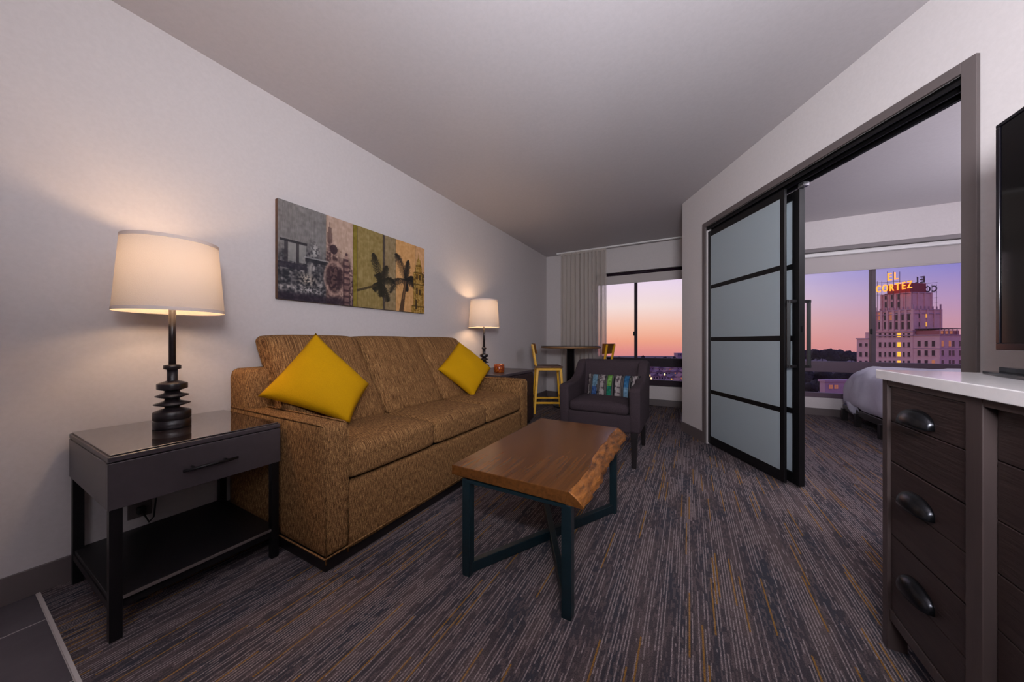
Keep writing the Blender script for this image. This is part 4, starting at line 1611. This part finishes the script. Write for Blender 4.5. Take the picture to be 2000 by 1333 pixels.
# glazed roof pavilion on the right wing
pa0, pa1 = a_at(1800, 3), A1 - .5
pz0, pz1 = zw + .1, hz(643)
MB().fbox(HP, .4, 1.5, pz0, A1 - .6, BW - 2, pz0 + 2.2).build('pavilion_room', mat('pavilion_wall', S(176, 112, 104), .8), hotel)
MB().fbox(HP, .2, 1.0, pz0 + 3.1, A1 - .1, BW - .5, pz0 + 3.4).build('pavilion_roof', M['roof'], hotel)
for i in range(6):
    b = 1.2 + (BW - 2) * i / 5
    MB().fbox(HP, A1 - .5, b - .12, pz0, A1 - .26, b + .12, pz0 + 3.1).build('pavilion_post', M['stone_dark'], hotel)
for i in range(3):
    b = 2.0 + i * 3.2
    MB().fbox(HP, A1 - .62, b, pz0 + .4, A1 - .57, b + 1.6, pz0 + 1.9).build('pavilion_window', M['win_dim'], hotel)


def letter_mesh(ch):
    cu = bpy.data.curves.new('glyph', 'FONT')
    cu.body = ch
    cu.size = 1.0
    cu.extrude = .06
    cu.offset = .006
    o = bpy.data.objects.new('glyph', cu)
    COL.objects.link(o)
    dg = bpy.context.evaluated_depsgraph_get()
    me = bpy.data.meshes.new_from_object(o.evaluated_get(dg))
    bpy.data.objects.remove(o)
    bpy.data.curves.remove(cu)
    return me


def letter(ch, px0, px1, y0, y1, b, m, mirror=False):
    me = letter_mesh(ch)
    c_ = np.array([v.co[:] for v in me.vertices])
    lo_, hi_ = c_.min(0), c_.max(0)
    c_ = (c_ - lo_) / (hi_ - lo_)
    a0, a1 = a_at(px0, b), a_at(px1, b)
    z0, z1 = hz(y1, (a0 + a1) / 2, b), hz(y0, (a0 + a1) / 2, b)
    mb = MB()
    inv = ROOT[hotel.name].inverted()
    for v, q in zip(me.vertices, c_):
        k = 1 - q[0] if mirror else q[0]
        v.co = inv @ HP(a0 + (a1 - a0) * k, b - .25 + (.5 * q[2]), z0 + (z1 - z0) * q[1])
    me.materials.clear()
    me.materials.append(m)
    o = bpy.data.objects.new('sign_letter', me)
    COL.objects.link(o)
    o.parent = hotel
    mb.bm.free()
    return o


for ch, p0, p1, y0, y1 in (('E', 1734, 1741.5, 534, 548), ('L', 1747, 1754, 532, 546)):
    letter(ch, p0, p1, y0, y1, -.6, M['neon'])
for ch, p0, p1, y0, y1 in (('C', 1711.5, 1720, 558, 571.5), ('O', 1724, 1734, 556, 570), ('R', 1738, 1746, 555, 568.5), ('T', 1748.5, 1758, 553, 567), ('E', 1762, 1768.5, 551, 565), ('Z', 1772, 1781.5, 549, 563)):
    letter(ch, p0, p1, y0, y1, -.6, M['neon'])
for ch, p0, p1, y0, y1 in (('L', 1788, 1793, 542, 553), ('E', 1797, 1806, 540, 552.5), ('O', 1806.5, 1817, 559, 571), ('C', 1820, 1830, 558, 570)):
    letter(ch, p0, p1, y0, y1, BT - 3.0, M['letter_dark'], True)
# scaffold that carries the letters
sf = MB()
for px in (1713, 1722, 1733, 1745, 1757, 1769, 1781):
    a = a_at(px, -.3)
    sf.bar(HP(a, -.2, zm), HP(a, -.2, hz(550 if px < 1730 or px > 1760 else 531, a)), .16)
for y in (549, 563, 573):
    sf.bar(HP(a_at(1711, -.2), -.2, hz(y + 4, A0)), HP(a_at(1783, -.2), -.2, hz(y, -1)), .16)
for px in (1791, 1801, 1811, 1820, 1829):
    a = a_at(px, BT - 2.7)
    sf.bar(HP(a, BT - 2.7, zm), HP(a, BT - 2.7, hz(556 if px > 1806 else 541, a, BT)), .16)
for y in (552, 571, 582, 592):
    sf.bar(HP(a_at(1786, BT - 2.7), BT - 2.7, hz(y, 0, BT)), HP(a_at(1831, BT - 2.7), BT - 2.7, hz(y, 0, BT)), .14)
sf.build('sign_scaffold', M['letter_dark'], hotel)
for px in (1722, 1745, 1770):
    p = HP(a_at(px, -1.2), -1.6, hz(561, a_at(px)))
    l_ = lamp('neon_glow', 'POINT', p, 260, (1.0, .12, .04), .5)

# ------------------------------------------------------------------ trees, houses
M['leaf'] = noisy('dusk_foliage', S(40, 34, 40), S(58, 48, 52), (.4, .4, .4), .95)
M['leaf_near'] = noisy('dusk_foliage_near', S(40, 38, 34), S(60, 54, 46), (.4, .4, .4), .95)
M['bark'] = mat('bark', S(50, 40, 40), .9)


def crown_mesh(seed, sub=3):
    bm = bmesh.new()
    r = random.Random(seed)
    for k in range(6):
        off = Vector((r.uniform(-.5, .5), r.uniform(-.5, .5), r.uniform(-.25, .35))) if k else Vector((0, 0, 0))
        res = bmesh.ops.create_icosphere(bm, subdivisions=sub, radius=r.uniform(.42, .6))
        for v in res['verts']:
            n_ = mnoise.noise(v.co * 3.1 + Vector((seed, k, 0)))
            v.co = v.co * (1 + .34 * n_) + off
    me = bpy.data.meshes.new('crown')
    bm.to_mesh(me)
    bm.free()
    return me


crowns = [crown_mesh(s) for s in range(4)]
for me in crowns:
    me.materials.append(M['leaf'])
crowns2 = []
for me in crowns:
    m2_ = me.copy()
    m2_.materials.clear()
    m2_.materials.append(M['leaf_near'])
    crowns2.append(m2_)
tm = MB().tube([(0, 0, 0), (.1, 0, .5), (0, 0, 1)], [.06, .045, .03], 7).build('trunk', M['bark'])
trunk_me = tm.data
bpy.data.objects.remove(tm)


def tree(px, ytop, d_, zground, wpx, label, group, k, near=False):
    u = (px - 1000) / F * d_
    ztop = 1 + (666.5 - ytop) * d_ / F
    base = W(u, d_, zground)
    t = thing('tree', label, 'tree', tuple(base), k * 1.3, group)
    h = ztop - zground
    w_ = wpx * d_ / F
    ch = min(h * .8, w_ * 1.3)
    c = bpy.data.objects.new('crown', (crowns2 if near else crowns)[k % 4])
    COL.objects.link(c)
    c.parent = t
    c.location = (0, 0, h - ch * .42)
    c.scale = (w_ / 1.5, w_ / 1.5, ch / 1.7)
    s = bpy.data.objects.new('trunk', trunk_me)
    COL.objects.link(s)
    s.parent = t
    s.scale = (w_ * .8, w_ * .8, h - ch * .5)
    return t


ORD = ['leftmost', 'second', 'third', 'fourth', 'fifth', 'sixth', 'seventh', 'eighth', 'ninth', 'tenth', 'eleventh', 'rightmost']
g_ = 'dark trees on the skyline beyond the bedroom window'
for i in range(12):
    px = 1568 + i * 9.4
    tree(px, 684 + random.uniform(-1.5, 4.5), (310, 350, 385)[i % 3], -33, random.uniform(15, 21), '%s dark tree, counted from the left, in the skyline row left of the hotel' % ORD[i], g_, i)
tree(1888, 692, 300, -30, 14, 'dark tree just right of the hotel at the edge of the bedroom opening', None, 2)
ORD2 = ORD[1:]
ORD2 = ['leftmost far', 'second far', 'third far', 'fourth far', 'fifth far', 'sixth far', 'seventh far', 'rightmost far', 'second near', 'rightmost near', 'leftmost near']
g2_ = 'dark trees below the bedroom window'
for i, (px, yt, d_) in enumerate(((1570, 724, 148), (1586, 727, 176), (1604, 722, 148), (1620, 726, 176), (1638, 724, 148), (1654, 727, 176), (1672, 724, 148), (1688, 728, 176), (1580, 746, 105), (1600, 742, 120), (1560, 740, 112))):
    tree(px, yt, d_, -27, 26 if d_ > 140 else 24, '%s dark leafy tree, counted from the left, in the hollow below the bedroom window' % ORD2[i], g2_, i, True)

# small lit building below the bedroom window
pl = lambda px, y, d_: W((px - 1000) / F * d_, d_, 1 + (666.5 - y) * d_ / F)
lb_d = 95
lbp = pl(1640, 745, lb_d)
lbz = lbp.z
lb = thing('corner_building', 'small pinkish flat roofed building with two lit windows below the bedroom window', 'building', (lbp.x, lbp.y, -26))
u0, u1 = (1611 - 1000) / F * lb_d, (1668 - 1000) / F * lb_d
LBP = lambda u, d_, z: W(u, d_, z)
MB().fbox(LBP, u0, lb_d, -26, u1, lb_d + 1.6, lbz).build('walls', M['stone_dark'], lb)
MB().fbox(LBP, u0 - .3, lb_d - .3, lbz - .2, u1 + .3, lb_d + 1.9, lbz + .35).build('cornice', M['stone_dark'], lb)
for px in (1622, 1632.5):
    uu = (px - 1000) / F * lb_d
    f_ = MB().fbox(LBP, uu - .6, lb_d - .12, lbz - 2.3, uu + .6, lb_d + .1, lbz - 1.0).build('window', M['stone_dark'], lb)
    for kx in (-1, 1):
        for kz in (0, 1):
            MB().fbox(LBP, uu + kx * .29 - .24, lb_d - .16, lbz - 2.2 + kz * .6, uu + kx * .29 + .24, lb_d - .1, lbz - 1.7 + kz * .6).build('pane', M['win_dim'], f_)

# houses seen under the rail of the living room window
hm = [noisy('house_wall_a', S(196, 160, 160), S(204, 168, 166), (1, 1, 1), .9), noisy('house_wall_b', S(168, 136, 148), S(176, 144, 154), (1, 1, 1), .9), noisy('house_wall_c', S(210, 166, 156), S(218, 174, 164), (1, 1, 1), .9)]
rm = [mat('house_roof_a', S(136, 106, 118), .9), mat('house_roof_b', S(160, 116, 118), .9)]
hi = 0
for row, (d_, yb) in enumerate(((195, 752), (235, 742), (285, 733), (345, 725))):
    for k in range(6):
        px = 1238 + k * 18 + row * 6 + random.uniform(-2, 2)
        u = (px - 1000) / F * d_
        w_ = random.uniform(11, 15) * d_ / F
        zb_ = -27 if d_ < 300 else -31
        zt_ = 1 + (666.5 - yb + 5 + random.uniform(-1, 2)) * d_ / F
        hh = thing('house', '%s house from the left in the %s row beyond the living room window' % (('first', 'second', 'third', 'fourth', 'fifth', 'last')[k], ('nearest', 'second nearest', 'second farthest', 'farthest')[row]), 'house', tuple(W(u, d_, zb_)), 0, 'town houses below the living room window')
        MB().fbox(W, u - w_ / 2, d_, zb_, u + w_ / 2, d_ + 6, zt_).build('walls', hm[hi % 3], hh)
        rf = MB().prism([(u - w_ / 2 - .4, zt_), (u + w_ / 2 + .4, zt_), (u, zt_ + 1.3 + (hi % 3) * .4)], lambda a, b, h: W(a, h, b), d_ - .4, d_ + 6.4)
        rf.build('roof', rm[hi % 2], hh)
        for s_ in (-.25, .2):
            MB().fbox(W, u + w_ * s_ - .5, d_ - .1, zt_ - 1.9, u + w_ * s_ + .5, d_ + .1, zt_ - .7).build('window', wl if hi % 7 == 3 else (wm if hi % 5 == 1 else wd), hh)
        hi += 1
# street lamps
for px, y, s_ in ((1269, 735, .35), (1272, 741, .5), (1298, 733, .45)):
    d_ = 180
    p = pl(px, y, d_)
    sl = thing('street_lamp', {1269: 'upper lit street lamp beside the armchair back in the window view', 1272: 'bright lower street lamp beside the armchair back in the window view', 1298: 'yellow lit street lamp amid the houses in the window view'}[px], 'street lamp', (p.x, p.y, -27), group='street lamps in the town')
    MB().tube([(0, 0, 0), (0, 0, p.z + 27)], .15, 8).build('pole', M['letter_dark'], sl, local=True)
    MB().lathe([(.3, p.z + 26.8), (s_, p.z + 27.1), (s_ * .8, p.z + 27.7), (.2, p.z + 27.9)], 12).build('lamp_head', emit('street_glow', S(255, 214, 150), 1.6), sl, local=True)
# distant skyline tower
dst = 900
sb = thing('distant_tower', 'hazy distant apartment tower on the horizon at the window edge', 'building', tuple(W((1329 - 1000) / F * dst, dst, -60)))
u_c = (1329 - 1000) / F * dst
MB().fbox(W, u_c - 8, dst, -60, u_c + 14, dst + 20, 1 + (666.5 - 690) * dst / F).build('walls', hm[1], sb)
for k in range(3):
    MB().fbox(W, u_c - 6 + k * 5, dst - .4, -40, u_c - 3.5 + k * 5, dst + .2, 1 + (666.5 - 691.5) * dst / F).build('window_strip', M['win_dark'], sb)
for i, (px, yt) in enumerate(((1206, 697), (1217, 698), (1256, 696), (1280, 698.5), (1297, 697), (1308, 698.5), (1319, 698))):
    tree(px, yt, 700 + 60 * (i % 2), -62, 8, '%s tiny tree, counted from the left, on the horizon beyond the living room window' % ORD[i if i < 6 else 11], 'horizon trees beyond the living room window', i)
